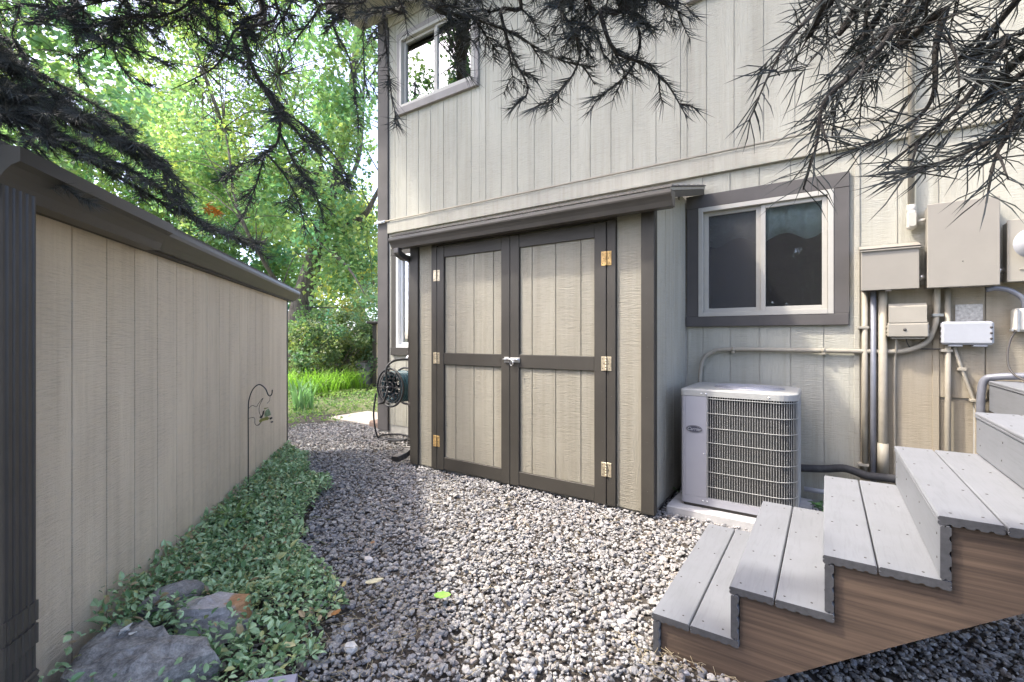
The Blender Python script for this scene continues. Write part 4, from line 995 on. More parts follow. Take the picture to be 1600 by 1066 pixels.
# white dried scrap on the big rock
m = MB(); rr_ = random.Random(4)
for k in range(5):
    a = rr_.uniform(0, 6.28); p = Vector((-2.03+rr_.uniform(-.025,.025), 0.59+rr_.uniform(-.025,.025), 0.168))
    u = Vector((math.cos(a), math.sin(a), rr_.uniform(.1,.7)))*rr_.uniform(.015,.035); v = Vector((-math.sin(a), math.cos(a), rr_.uniform(-.2,.4)))*0.012
    m.add([p-v, p+v, p+u+v*.4, p+u*1.2, p+u-v*.5, p-v+Vector((0,0,-.003)), p+v+Vector((0,0,-.003))], [(0,1,2,3,4), (0,5,6,1)])
tag(m.build('dried_scrap', M_WHT), 'small white dried scrap lying on the large dark rock', 'debris')
for nm, p, s, colr, lab in (('rock', (-1.50, 1.12, 0.02), 0.024, (0.62, 0.59, 0.54), 'white stone on the gravel near the vines'), ('rock', (-2.02, 1.62, 0.02), 0.022, (0.60, 0.56, 0.52), 'pale stone at the vine edge in the gravel')):
    bm = bmesh.new(); bmesh.ops.create_icosphere(bm, subdivisions=2, radius=s)
    for v in bm.verts: v.co = Vector((v.co.x*1.2, v.co.y, v.co.z*.8))*(1+random.uniform(-.12,.12)) + Vector(p)
    me = bpy.data.meshes.new(nm); bm.to_mesh(me); bm.free(); tag(link(nm, me, plain('pale_stone', colr, 0.85, var=0.2, scale=40, bmp=0.6)), lab, 'stone')

# ------------------------------------------------------------------ leaves
def leaf_arrays(P, D, Nn, L, W, cup=0.12, six=True):
    """folded leaves: P base (n,3), D direction, Nn normal, L, W -> verts, quads (two halves)"""
    n = len(P); S = np.cross(D, Nn); S /= np.linalg.norm(S, axis=1, keepdims=True)+1e-9
    L = L[:, None]; W = W[:, None]; up = Nn*cup*W
    v0 = P; v1 = P + D*L*0.42 + S*W*0.5 + up*2; v2 = P + D*L - Nn*L*0.10; v3 = P + D*L*0.42 - S*W*0.5 + up*2; vm = P + D*L*0.5
    V = np.stack([v0, v1, v2, v3, vm], 1).reshape(-1, 3)
    b = (np.arange(n)*5)[:, None]
    Fc = np.concatenate([b+np.array([[0,1,4]]), b+np.array([[1,2,4]]), b+np.array([[2,3,4]]), b+np.array([[3,0,4]])], 0)
    return V, Fc
def leaf8(P, D, Nn, L, W, cup=0.16):
    n = len(P); S = np.cross(D, Nn); S /= np.linalg.norm(S, axis=1, keepdims=True)+1e-9; L = L[:, None]; W = W[:, None]
    rows = [P]
    for t, wd, dz in ((.30, .46, .02), (.66, .42, -.01)):
        c = P + D*L*t + Nn*L*dz; rows += [c - S*W*wd + Nn*W*cup, c, c + S*W*wd + Nn*W*cup]
    rows.append(P + D*L - Nn*L*0.12)
    V = np.stack(rows, 1).reshape(-1, 3); b = (np.arange(n)*8)[:, None]
    Fc = np.concatenate([b+np.array([f]) for f in ((0,1,2),(0,2,3),(1,4,5),(1,5,2),(2,5,6),(2,6,3),(4,7,5),(5,7,6))], 0)
    return V, Fc
def unit(a): return a/(np.linalg.norm(a, axis=1, keepdims=True)+1e-9)

def vinca():
    n = 115000
    x = RNG.uniform(-5.0, -1.1, n); y = RNG.uniform(0.1, 2.95, n)
    fs = (x-FP.x)*FN.x + (y-FP.y)*FN.y
    jx = x + 0.10*nz2(x, y, 6, 21); jy = y + 0.10*nz2(x, y, 6, 22)
    ok = inpoly(jx, jy, VEG_POLY) & (fs > 0.012)
    dens = 0.62 + 0.5*nz2(x, y, 2.6, 9)
    near = (y < 1.35) & (x > -2.05)
    dens = np.where(near, dens*0.72, dens + 0.35)
    ok &= RNG.random(n) < dens
    for cx, cy, rx, ry in ((-1.95,0.58,0.22,0.15),(-2.04,0.88,0.12,0.10),(-2.27,0.83,0.08,0.11)): ok &= ((x-cx)/rx)**2+((y-cy)/ry)**2 > RNG.uniform(0.45, 1.2, n)
    x, y, fs = x[ok], y[ok], fs[ok]; n = len(x)
    hh = 0.045 + 0.055*np.clip(nz2(x, y, 3.2, 5)+0.5, 0, 1.2) + 0.05*np.exp(-fs/0.25) + 0.10*np.exp(-fs/0.35)*np.clip((1.9-y)/1.2, 0, 1)
    z = hh*RNG.random(n)**0.55 + 0.005
    P = np.stack([x, y, z], 1); a = RNG.uniform(0, 6.283, n); el = RNG.normal(0.35, 0.45, n)
    D = np.stack([np.cos(a)*np.cos(el), np.sin(a)*np.cos(el), np.sin(el)], 1)
    Nn = unit(np.stack([RNG.normal(0, .45, n), RNG.normal(0, .45, n), np.ones(n)], 1)); Nn = unit(Nn - D*(Nn*D).sum(1, keepdims=True))
    L = RNG.lognormal(math.log(0.028), 0.30, n); W = L*RNG.uniform(0.40, 0.60, n)
    V, Fc = leaf8(P, D, Nn, L, W)
    g = RNG.uniform(0, 1, (n, 1)); c = np.array([[0.11,0.22,0.085]])*(1-g) + np.array([[0.50,0.66,0.38]])*g**1.2
    yl = RNG.random(n) < 0.08; c[yl] = np.array([0.42, 0.44, 0.18])*RNG.uniform(.7, 1.1, (yl.sum(), 1)); br = RNG.random(n) < 0.03; c[br] = np.array([0.40, 0.29, 0.16])*RNG.uniform(.5, 1.2, (br.sum(), 1))
    o = link('vinca_leaves', np_mesh('vinca_leaves', V, Fc, np.repeat(c, 8, 0)), M_VINCA)
    tag(o, 'dense green vinca ground cover along the shed wall', 'ground cover', kind='stuff')
    # runners
    m = MB(); rr = random.Random(2)
    for k in range(90):
        i = rr.randrange(n); p = Vector((x[i], y[i], 0.03)); a = rr.uniform(0, 6.28); pts = [p]
        for q in range(4):
            a += rr.uniform(-.5, .5); p = p + Vector((math.cos(a), math.sin(a), 0))*0.05; pts.append(Vector((p.x, p.y, 0.03+0.05*math.sin((q+1)*.8)*rr.random())))
        if all(((q.x-FP.x)*FN.x+(q.y-FP.y)*FN.y) > 0.02 for q in pts): m.tube(pts, 0.0017, 4, cap=False)
    tag(m.build('vinca_stems', plain('vine_stem', (0.16, 0.17, 0.07), 0.7)), 'thin vine runners among the vinca leaves', 'vine', kind='stuff')
vinca()
def straw():
    m = MB(); rr = random.Random(9)
    for k in range(900):
        if k < 300:
            x = rr.uniform(-2.0, -1.3); y = rr.uniform(0.75, 1.5)
        elif k < 380:
            x = rr.gauss(-0.50, 0.14); y = rr.gauss(1.70, 0.05)
        else:
            x = rr.uniform(-3.6, 0.0); y = rr.uniform(1.1, 3.0)
        a = rr.uniform(0, 6.28); L = rr.uniform(0.02, 0.07); z = rr.uniform(0.012, 0.03)
        m.tube([(x, y, z), (x+math.cos(a)*L*.5, y+math.sin(a)*L*.5, z+rr.uniform(0, .012)), (x+math.cos(a+.3)*L, y+math.sin(a+.3)*L, z+rr.uniform(0, .015))], 0.0011, 3, cap=False)
    tag(m.build('dry_straw', plain('straw', (0.36, 0.30, 0.19), 0.8, var=0.3)), 'dry straw and twigs scattered over the gravel', 'straw', kind='stuff')
straw()
def one_leaf(p, a, L, Wd, col, label, curl=0.2):
    p = Vector(p); D = Vector((math.cos(a), math.sin(a), 0)); S = Vector((-D.y, D.x, 0)); m = MB(); n = 7; vs = []; th = 0.0012
    for i in range(n):
        t = i/(n-1); wv = Wd*math.sin(math.pi*min(1, t*0.92+0.06))**0.7*0.5*(1 if i % 2 else 0.86)
        zz = curl*L*(t-0.4)**2; c = p + D*L*t + Vector((0,0,zz))
        vs += [c-S*wv+Vector((0,0,wv*curl)), c, c+S*wv+Vector((0,0,wv*curl))]
    k = len(vs); vs += [v-Vector((0,0,th)) for v in vs]; fs = []
    for i in range(n-1):
        for j in (0, 1):
            q = (i*3+j, i*3+j+1, (i+1)*3+j+1, (i+1)*3+j); fs += [q, tuple(x+k for x in q[::-1])]
    m.add(vs, fs, 0, True); tag(m.build('fallen_leaf', plain('leaf_colour', col, 0.6, var=0.25, scale=40)), label, 'leaf')
one_leaf((-1.455, 1.525, 0.045), 0.6, 0.075, 0.06, (0.20, 0.40, 0.07), 'bright green fallen leaf on the gravel in the middle foreground')
one_leaf((-1.72, 1.36, 0.09), 0.9, 0.08, 0.045, (0.55, 0.50, 0.33), 'pale cream fallen leaf standing in the vines near lichen rock', 0.5)
one_leaf((-1.80, 1.30, 0.08), 2.2, 0.04, 0.02, (0.50, 0.38, 0.16), 'yellow brown fallen leaf just left of the cream leaf', 0.5)
one_leaf((-1.68, 1.16, 0.06), 1.6, 0.045, 0.03, (0.34, 0.16, 0.05), 'orange brown fallen leaf in the vines right of lichen rock', 0.4)
one_leaf((-1.66, 0.94, 0.07), 0.3, 0.06, 0.035, (0.60, 0.55, 0.30), 'pale yellow fallen leaf above the downspout extension', 0.4)
one_leaf((-3.25, 1.93, 0.12), 1.0, 0.06, 0.04, (0.62, 0.58, 0.45), 'pale fallen leaf in the vines at the middle of the shed wall', 0.4)
one_leaf((-2.12, 1.72, 0.04), 2.0, 0.03, 0.024, (0.30, 0.17, 0.09), 'brown fallen leaf on gravel at the vine edge', 0.4)

# leafy weed beside the condenser, broad-leaved weed in the vines
def weed(name, p, n, L, Wd, rad, hgt, label, col, cat='weed'):
    o = empty(name, p, label, cat); r = np.random.default_rng(int(abs(p[0]*1000)))
    a = r.uniform(0, 6.283, n); rr = rad*r.random(n)**.6
    P = np.stack([p[0]+rr*np.cos(a), p[1]+rr*np.sin(a), p[2]+hgt*(0.3+0.7*r.random(n))], 1); el = r.normal(.2, .4, n)
    D = np.stack([np.cos(a)*np.cos(el), np.sin(a)*np.cos(el), np.sin(el)], 1); Nn = unit(np.stack([r.normal(0,.3,n), r.normal(0,.3,n), np.ones(n)], 1)); Nn = unit(Nn-D*(Nn*D).sum(1, keepdims=True))
    V, Fc = leaf8(P, D, Nn, r.uniform(.7, 1.2, n)*L, r.uniform(.7, 1.2, n)*Wd)
    c = np.array([col])*r.uniform(.7, 1.35, (n, 1)); link('leaves', np_mesh('leaves', V, Fc, np.repeat(c, 8, 0)), M_VINCA, o)
    m = MB()
    for k in range(0, n, 2): m.tube([(p[0], p[1], p[2]), tuple((np.array(p)+P[k])/2+np.array([0,0,.01])), tuple(P[k])], 0.0016, 4, cap=False)
    m.build('stems', plain('green_stem', (0.10, 0.16, 0.05), 0.7), o)
weed('leafy_weed', (0.02, 3.62, 0.0), 46, 0.06, 0.04, 0.10, 0.13, 'leafy green weed between the air conditioner and the stair', (0.07, 0.16, 0.05))
weed('leafy_weed', (-2.95, 1.36, 0.06), 26, 0.09, 0.025, 0.07, 0.09, 'light green narrow-leaved weed against the shed wall', (0.16, 0.25, 0.07))
weed('leafy_weed', (-0.90, 3.60, 0.0), 18, 0.035, 0.025, 0.05, 0.06, 'tiny weed in the gap between closet and air conditioner', (0.09, 0.15, 0.05))

# ------------------------------------------------------------------ back garden
def groundcover():
    n = 15000
    x = RNG.uniform(-12.5, -4.9, n); y = RNG.uniform(3.0, 9.5, n)
    d = _F[0]*x+_F[1]*y; l = _RT[0]*x+_RT[1]*y; px = 800+FPX*l/d
    ok = (px > 400) & (px < 640) & ((x < -5.70 + 0.12*np.sin(y*5) + 0.08*np.sin(y*11+1) - 0.1*RNG.random(n)) | (y > 4.9)) & (d < 11.5)
    ok &= ~((x > -6.15) & (x < -4.8) & (y > 4.1) & (y < 4.9)) & ~((x > -4.8) & (y > 3.9))
    x, y = x[ok], y[ok]; n = len(x)
    z = 0.01 + (0.05+0.05*np.clip(nz2(x, y, 2.5, 31)+.4, 0, 1.3))*RNG.random(n)**.6
    P = np.stack([x, y, z], 1); a = RNG.uniform(0, 6.283, n); el = RNG.normal(.4, .5, n)
    D = np.stack([np.cos(a)*np.cos(el), np.sin(a)*np.cos(el), np.sin(el)], 1)
    Nn = unit(np.stack([RNG.normal(0,.5,n), RNG.normal(0,.5,n), np.ones(n)], 1)); Nn = unit(Nn-D*(Nn*D).sum(1, keepdims=True))
    V, Fc = leaf_arrays(P, D, Nn, RNG.uniform(.04, .08, n), RNG.uniform(.025, .045, n))
    g = np.clip(0.5+0.6*nz2(x, y, 1.6, 33)+RNG.normal(0, .25, n), 0, 1)[:, None]
    c = np.array([[0.11,0.19,0.07]])*(1-g) + np.array([[0.26,0.32,0.12]])*g
    tag(link('low_groundcover', np_mesh('low_groundcover', V, Fc, np.repeat(c, 5, 0)), M_LEAF), 'sunlit low ground cover beyond the gravel between shed and house', 'ground cover', kind='stuff')
groundcover()
def blades(name, centre, rad, n, h, wd, col, label, cat, lean=0.5, seed=1):
    r = np.random.default_rng(seed); V = []; Fc = []; C = []
    for k in range(n):
        a = r.uniform(0, 6.283); q = math.sqrt(r.random()); bx = centre[0]+rad[0]*q*math.cos(a); by = centre[1]+rad[1]*q*math.sin(a)
        da = r.uniform(0, 6.283); L = h*r.uniform(.65, 1.1); ln = lean*r.uniform(.3, 1.3); sd = np.array([-math.sin(da), math.cos(da), 0])*wd*.5
        b = len(V); S = 5; c = np.array(col)*r.uniform(.7, 1.35)
        for i in range(S+1):
            t = i/S; ctr = np.array([bx+math.cos(da)*ln*L*t*t, by+math.sin(da)*ln*L*t*t, L*(t-0.38*ln*t**3)]); wq = (1-t**2.2)*0.95+0.05
            V += [ctr-sd*wq, ctr+np.array([0,0,-.25*wd*wq]), ctr+sd*wq]; C += [c*(0.85+.3*t)]*3
        for i in range(S):
            for j in (0, 1): Fc.append((b+i*3+j, b+i*3+j+1, b+(i+1)*3+j+1, b+(i+1)*3+j))
    o = empty(name, (centre[0], centre[1], 0), label, cat); tag(link('leaves', np_mesh('leaves', np.array(V), Fc, np.array(C)), M_LEAF, o), kind='stuff'); return o
for k, (px, d) in enumerate(((452, 9.6), (476, 10.0), (500, 9.7), (522, 10.3), (543, 10.6))):
    p = at(px, 528, d); blades('daylily_clump', (p.x, p.y), (0.42, 0.42), 130, 0.62, 0.022, (0.20, 0.34, 0.05),
        ['bright daylily clump nearest the shed corner', 'second daylily clump from the shed corner', 'middle clump in the row of five daylilies', 'fourth daylily clump from the shed corner', 'rightmost daylily clump below the dark shrub'][k], 'daylily', 0.7, k+3)
p = at(473, 528, 7.5); blades('iris_clump', (p.x, p.y), (0.16, 0.16), 46, 0.62, 0.032, (0.20, 0.33, 0.17), 'upright grey green iris clump by the shed corner', 'iris', 0.55, 41)

def crown_mesh(name, clusters, per, spread, L, cols, parent, seed, droop=0.3):
    r = np.random.default_rng(seed); C = np.array([c[:3] for c in clusters]); K = len(C)
    idx = np.repeat(np.arange(K), per); n = len(idx)
    off = r.normal(0, 1, (n, 3)); off /= np.linalg.norm(off, axis=1, keepdims=True); off *= (r.random((n, 1))**0.45)
    sp = (np.asarray(spread) if np.ndim(spread) else np.full(3, spread)); P = C[idx] + off*sp*r.uniform(.6, 1.25, (K, 1))[idx]
    a = r.uniform(0, 6.283, n); el = r.normal(-droop, .45, n)
    D = np.stack([np.cos(a)*np.cos(el), np.sin(a)*np.cos(el), np.sin(el)], 1)
    Nn = unit(r.normal(0, .75, (n, 3)) + np.array([0, 0, .7])); Nn = unit(Nn-D*(Nn*D).sum(1, keepdims=True))
    Ls = L*r.uniform(.65, 1.25, n); V, Fc = leaf_arrays(P, D, Nn, Ls, Ls*r.uniform(.65, .95, n))
    cm = np.array(cols); tone = r.uniform(0, 1, K)[idx]*.65 + r.random(n)*.35
    c = cm[0]*(1-tone[:, None]) + cm[1]*tone[:, None]
    hu = r.normal(0, 1, K)[idx]*.7 + r.normal(0, .5, n); c = c*1.2*np.stack([1.08+.17*hu, np.ones(n), 1-.20*hu], 1); c = np.clip(c, 0.01, 0.75)
    o = link(name, np_mesh(name, V, Fc, np.repeat(c, 5, 0)), M_LEAF, parent); return o
def tree(name, base, trunk, limbs, clusters, per, spread, L, cols, label, seed, r0=0.3, cat='tree', mat=None, twigs=True, trunk_base=None):
    o = empty(name, base, label, cat); mat = mat or M_BARK
    pts = smooth_path(trunk, 5); m = MB(); n = len(pts)
    m.tube(pts, [r0*(1-0.86*i/(n-1)) * (1+0.5*math.exp(-i*1.1)) for i in range(n)], 14); m.build('trunk', mat, o)
    rr = random.Random(seed)
    ends = [Vector(q) for q in trunk[1:]]
    for lm in limbs:
        p = smooth_path(lm[0], 5); m = MB(); m.tube(p, [lm[1]*(1-0.85*i/(len(p)-1)) for i in range(len(p))], 9); m.build('limb', mat, o); ends += [Vector(q) for q in p[2::3]]
    if twigs:
        m = MB()
        for c in clusters:
            c = Vector(c[:3]); s = rr.choice(sorted(ends, key=lambda q: (q-c).length)[:5])
            md = s.lerp(c, .55) + Vector((rr.uniform(-.2,.2), rr.uniform(-.2,.2), rr.uniform(-.05,.3)))
            k = min(1, r0/0.3); m.tube(smooth_path([s, md, c], 3), [0.020*k, 0.016*k, 0.013*k, 0.010*k, 0.008*k, 0.006*k, 0.004*k], 5)
        tag(m.build('twigs', mat, o), kind='stuff')
    crown_mesh('crown', clusters, per, spread, L, cols, o, seed); return o
def blob(c, rad, n, seed, hollow=0.35):
    r = np.random.default_rng(seed); out = []
    while len(out) < n:
        v = r.uniform(-1, 1, 3); q = np.linalg.norm(v)
        if hollow < q < 1: out.append(tuple(np.array(c)+v*np.array(rad)))
    return out
GR1 = ((0.095, 0.18, 0.065), (0.38, 0.50, 0.25)); GR2 = ((0.075, 0.155, 0.065), (0.29, 0.41, 0.21)); GR3 = ((0.26, 0.30, 0.08), (0.48, 0.50, 0.19)); GRD = ((0.06, 0.105, 0.05), (0.17, 0.23, 0.12))
# big old tree behind the shed corner
g = lambda px, py, d: at(px, py, d)
gb = at(458, 528, 13.0); gb.z = -0.05
trunk = [gb, g(460, 540, 13), g(470, 480, 13), g(486, 420, 13), g(500, 370, 13.2), g(520, 300, 13.6), g(545, 180, 14.2), g(560, 20, 14.8), g(565, -160, 15.2)]
limbs = [([g(468, 480, 13), g(440, 450, 12.6), g(410, 405, 12), g(370, 320, 11.5), g(350, 200, 13), g(300, 60, 14)], 0.075), ([g(505, 355, 12.8), g(560, 345, 12.4), g(590, 300, 12.2), g(640, 200, 12)], 0.12),
         ([g(524, 290, 12.6), g(480, 230, 13.8), g(440, 140, 14), g(420, 30, 14.5)], 0.07), ([g(500, 370, 12.8), g(545, 420, 11.6), g(570, 460, 11.2)], 0.05), ([g(515, 310, 12.7), g(560, 250, 13.5), g(570, 100, 13.5)], 0.1)]
c1 = blob(g(400, 130, 14), (4.4, 3.4, 4.2), 185, 2, .1) + blob(g(470, 320, 13), (2.4, 1.6, 1.3), 36, 3, .1) + blob(g(548, 410, 12.5), (0.8, 1.4, 1.4), 24, 4, .1) + blob(g(330, 300, 14), (1.8, 1.8, 1.2), 22, 5, .1) + blob(g(540, 130, 12), (.7, .8, 1.8), 16, 8, .1)
tree('cottonwood_tree', gb, trunk, limbs, c1, 110, 0.62, 0.135, GR1, 'tall leaning tree with grey furrowed trunk behind the shed corner', 12, 0.36)
# tree at upper left; unseen main crown added to shade the upper house wall
ob = Vector((-7.4, -0.4, -0.05))
trunk = [ob, ob+Vector((.05,.1,2)), ob+Vector((.4,.4,4.4)), ob+Vector((1.4,1.3,6.6)), ob+Vector((2.6,2.4,8.2)), ob+Vector((3.2,2.8,9.4))]
limbs = [([ob+Vector((.3,.4,4.2)), ob+Vector((-.6,1.0,5.0)), ob+Vector((-1.6,1.8,5.8))], .09), ([ob+Vector((1.2,1.1,6.2)), ob+Vector((2.4,2.4,7.2)), ob+Vector((4.4,2.9,7.9))], .08), ([ob+Vector((.1,.2,3)), ob+Vector((-.9,.4,3.8)), ob+Vector((-2.2,1.0,4.4))], .08)]
c2 = blob((-4.6, 2.65, 8.0), (2.7, .6, 1.7), 130, 6, .0) + blob((-8.9, 1.2, 4.9), (1.9, 1.6, 1.5), 46, 7, .1)
tree('shade_tree', ob, trunk, limbs, c2, 110, 0.5, 0.115, GR2, 'leafy tree beyond the shed at upper left, unseen main crown added to shade the wall', 13, 0.17)
# trees further back
def simple_tree(px, d, top, crown, n, per, L, cols, label, seed, r0, name='garden_tree', spread=0.7):
    b = at(px, 528, d); b.z = -0.05; c = crown[0]
    trunk = [b, b+Vector((0.1,0,1.2)), b.lerp(c, .6)+Vector((0.1,0.1,0)), c+Vector((0,0,crown[1][2]*.5))]
    limbs = [([b.lerp(c, .5), c+Vector((math.cos(a)*crown[1][0]*.6, math.sin(a)*crown[1][1]*.6, crown[1][2]*.1*k))], r0*.35) for k, a in enumerate((0.3, 1.9, 3.6, 5.0))]
    limbs = [([l[0][0], l[0][0].lerp(l[0][1], .5)+Vector((0,0,.2)), l[0][1]], l[1]) for l in limbs]
    tree(name, b, trunk, limbs, blob(c, crown[1], n, seed, .1), per, spread, L, cols, label, seed, r0)
simple_tree(565, 19, 0, (at(560, 400, 19), (2.6, 2.6, 3.0)), 60, 90, .17, GR3, 'yellow green tree seen through the gap beside the house corner', 21, .18)
simple_tree(250, 21, 0, (at(260, 330, 21), (6.0, 5.0, 5.0)), 150, 110, .24, GR2, 'broad green tree far behind the shed roof', 22, .35, spread=1.0)
simple_tree(20, 17, 0, (at(30, 280, 17), (4.5, 4.0, 4.5)), 120, 110, .20, GR1, 'bright green tree at the far left behind the shed', 23, .28, spread=.9)
simple_tree(480, 27, 0, (at(480, 400, 27), (5.0, 5.0, 4.5)), 100, 100, .27, GR2, 'distant green tree between trunk and house corner', 24, .3, spread=1.1)
def shrub(name, px, d, rad, n, per, L, cols, label, seed, zc):
    b = at(px, 528, d); b.z = 0; o = empty(name, b, label, 'shrub'); cl = blob((b.x, b.y, zc), rad, n, seed, .2); cl = [c for c in cl if c[2] > 0.08]
    m = MB()
    for c in cl[::2]: m.tube([b, Vector(c).lerp(b, .45)+Vector((0,0,.1)), c], [.016, .011, .004], 5)
    m.build('stems', M_BARK, o); crown_mesh('foliage', cl, per, .26, L, cols, o, seed, .1)
shrub('dark_shrub', 520, 11.3, (1.15, 1.15, .95), 75, 90, .085, GRD, 'dense dark green shrub behind the daylilies', 31, .9)
shrub('dark_shrub', 486, 12.2, (.9, .9, .9), 45, 80, .085, GR2, 'mid green shrub beside the big tree trunk', 32, 1.0)
shrub('dark_shrub', 570, 12.6, (.9, .9, .8), 40, 80, .085, GRD, 'dark shrub touching the small far shed', 33, .8)
shrub('pale_shrub', 560, 15.0, (1.3, 1.3, 1.5), 50, 80, .10, ((0.20,0.27,0.16),(0.36,0.42,0.30)), 'pale silvery shrub beyond the dark shrubs', 34, 1.5)
# trees behind the camera, seen only as reflections in the windows
def back_tree(x, y, zc, rad, n, per, L, cols, label, seed, r0):
    b = Vector((x, y, -.05)); c = Vector((x+.2, y, zc)); trunk = [b, b.lerp(c, .4)+Vector((.1,0,0)), b.lerp(c, .8), c+Vector((0,0,rad[2]*.6))]
    tree('yard_tree', b, trunk, [], blob(c, rad, n, seed, .1), per, .7, L, cols, label, seed, r0)
back_tree(-12.6, -4.0, 8.6, (1.6, 1.6, 3.2), 40, 90, .17, GR2, 'tree mirrored in the left half of the upper window', 51, .2)
back_tree(-10.2, -5.2, 11.4, (1.5, 1.5, 2.6), 40, 90, .17, GRD, 'dark tree mirrored in the right half of the upper window', 52, .25)
back_tree(-0.6, -8.5, 3.6, (5.5, 1.6, 3.4), 260, 110, .26, GRD, 'dark tree line mirrored in the lower window', 53, .25)

# ------------------------------------------------------------------ fir trees overhanging the view
def needles(twigs, dens, L, rad, seed, spreadflat, col, bent=True):
    """twigs: list of polylines (np arrays). three-sided tapered needles, bent once"""
    r = np.random.default_rng(seed); Ps, Ts, Fs = [], [], []
    for tw in twigs:
        seg = np.diff(tw, axis=0); ln = np.linalg.norm(seg, axis=1); tot = ln.sum()
        k = max(3, int(tot*dens)); s = np.sort(r.random(k))*tot; cum = np.concatenate([[0], np.cumsum(ln)])
        i = np.clip(np.searchsorted(cum, s, 'right')-1, 0, len(ln)-1); f = ((s-cum[i])/ln[i])[:, None]
        Ps.append(tw[i]+seg[i]*f); Ts.append(seg[i]/ln[i][:, None]); Fs.append(s/tot)
    P = np.concatenate(Ps); T = np.concatenate(Ts); Fr = np.concatenate(Fs); n = len(P)
    up = np.array([0, 0, 1.0]); S = np.cross(T, up); S = unit(S + r.normal(0, .05, (n, 3))); U = np.cross(S, T)
    side = np.where(r.random(n) < .5, 0.0, math.pi); phi = np.where(r.random(n) < spreadflat, side + r.normal(0, .38, n), r.uniform(0, 6.283, n))
    O = S*np.cos(phi)[:, None] + U*np.sin(phi)[:, None]
    th = np.clip(r.normal(1.0, .13, n) - 0.45*np.clip(Fr-.75, 0, 1)*2, .2, 1.5)
    D = unit(T*np.cos(th)[:, None] + O*np.sin(th)[:, None]); LL = (L*r.uniform(.7, 1.15, n))[:, None]
    mid = P + D*LL*.55; D2 = unit(D + T*.40 + up*0.16*r.uniform(-.6, 1.4, (n, 1))); tip = mid + D2*LL*.45
    A = unit(np.cross(D, T+up*.13)); B = np.cross(D, A); rings = []
    if not bent:
        c = np.array([col])*r.uniform(.6, 1.4, (n, 1)); b = (np.arange(n)*4)[:, None]
        V = np.stack([P + (A*math.cos(2*math.pi*k/3)+B*math.sin(2*math.pi*k/3)*.75)*rad for k in range(3)] + [tip], 1).reshape(-1, 3)
        return V, np.concatenate([b+np.array([f]) for f in ((0,1,3),(1,2,3),(2,0,3))], 0), np.repeat(c, 4, 0)
    for base, rr in ((P, rad*.8), (mid, rad)):
        for k in range(3):
            an = 2*math.pi*k/3; rings.append(base + (A*math.cos(an)+B*math.sin(an)*.75)*rr)
    V = np.stack(rings+[tip], 1).reshape(-1, 3); b = (np.arange(n)*7)[:, None]
    tr = []
    for k in range(3):
        k2 = (k+1) % 3; tr += [b+np.array([[k, k2, 3+k2]]), b+np.array([[k, 3+k2, 3+k]]), b+np.array([[3+k, 3+k2, 6]])]
    c = np.array([col])*r.uniform(.6, 1.4, (n, 1))*np.array([1, 1, 1]); return V, np.concatenate(tr, 0), np.repeat(c, 7, 0)
def limb(tree_o, path, r0, side, nlen, nrad, dens, seed, ns=2, flat=.75, needle_from=0.0, own=True, col=(0.042, 0.047, 0.046), sub=True):
    """path: list of points (world); side = (spacing, max length) of side twigs"""
    rr = random.Random(seed); P = smooth_path(path, 7); n = len(P)
    m = MB(); m.tube(P, [max(0.0012, r0*(1-.86*i/(n-1))) for i in range(n)], 7)
    L = sum((P[i+1]-P[i]).length for i in range(n-1)); tw = []
    if own: tw.append(np.array([tuple(p) for p in P[int(n*needle_from):]]))
    acc = 0; nxt = side[0]; sg = 1
    for i in range(1, n-1):
        st_ = (P[i]-P[i-1]).length; acc += st_
        while acc > nxt and i/n > needle_from*0.9:
            nxt += side[0]*rr.uniform(.7, 1.3); sg = -sg
            T = (P[i+1]-P[i-1]).normalized(); S = T.cross(Vector((rr.uniform(-.3,.3), rr.uniform(-.3,.3), 1))).normalized()
            f = i/n; ln = side[1]*(1-.65*f)*rr.uniform(.55, 1.1); D = (T*rr.uniform(.55,.95) + S*sg + Vector((0,0,rr.uniform(-.35,.15)))).normalized()
            q = [P[i]]; 
            for k in range(4):
                D = (D + T*.12 + Vector((0,0,-.06)) + Vector((rr.uniform(-.1,.1),)*3)).normalized(); q.append(q[-1]+D*ln/4)
            m.tube(q, [r0*.32, r0*.27, r0*.22, r0*.17, .001], 5); tw.append(np.array([tuple(v) for v in q]))
            if sub and ln > .09:
                for k in (1, 2, 3):
                    for s2 in (-1, 1):
                        if rr.random() < .25: continue
                        T2 = (q[k+1]-q[k-1]).normalized(); S2 = T2.cross(Vector((rr.uniform(-.3,.3), rr.uniform(-.3,.3), 1))).normalized()
                        D2 = (T2*.8 + S2*s2 + Vector((0,0,rr.uniform(-.3,.1)))).normalized(); l2 = ln*rr.uniform(.25, .45)
                        q2 = [q[k], q[k]+D2*l2*.5, q[k]+D2*l2+T2*l2*.1+Vector((0,0,-l2*.08))]
                        m.tube(q2, [r0*.18, r0*.15, .0009], 4); tw.append(np.array([tuple(v) for v in q2]))
    b = m.build('branch', M_FIRB, tree_o)
    V, Fc, C = needles(tw, dens, nlen, nrad, seed, flat, col, nlen > .06)
    tag(link('needles', np_mesh('needles', V, Fc, C), M_NEED, b), kind='stuff'); return b
fa_ = Vector((-1.7, -2.0, -0.05)); fb_ = Vector((1.9, -1.1, -0.05))
fir1 = empty('fir_tree', fa_, 'dark needled fir whose branches hang over the left and centre', 'tree')
fir2 = empty('fir_tree', fb_, 'dark needled fir whose near branches hang over upper right', 'tree')
for f, b in ((fir1, fa_), (fir2, fb_)):
    MB().tube([b, b+Vector((.02,.01,1.5)), b+Vector((.0,.03,3.5)), b+Vector((.03,.0,6)), b+Vector((0,0,9))], [.19,.15,.125,.09,.03], 14).build('trunk', M_BARK, f)
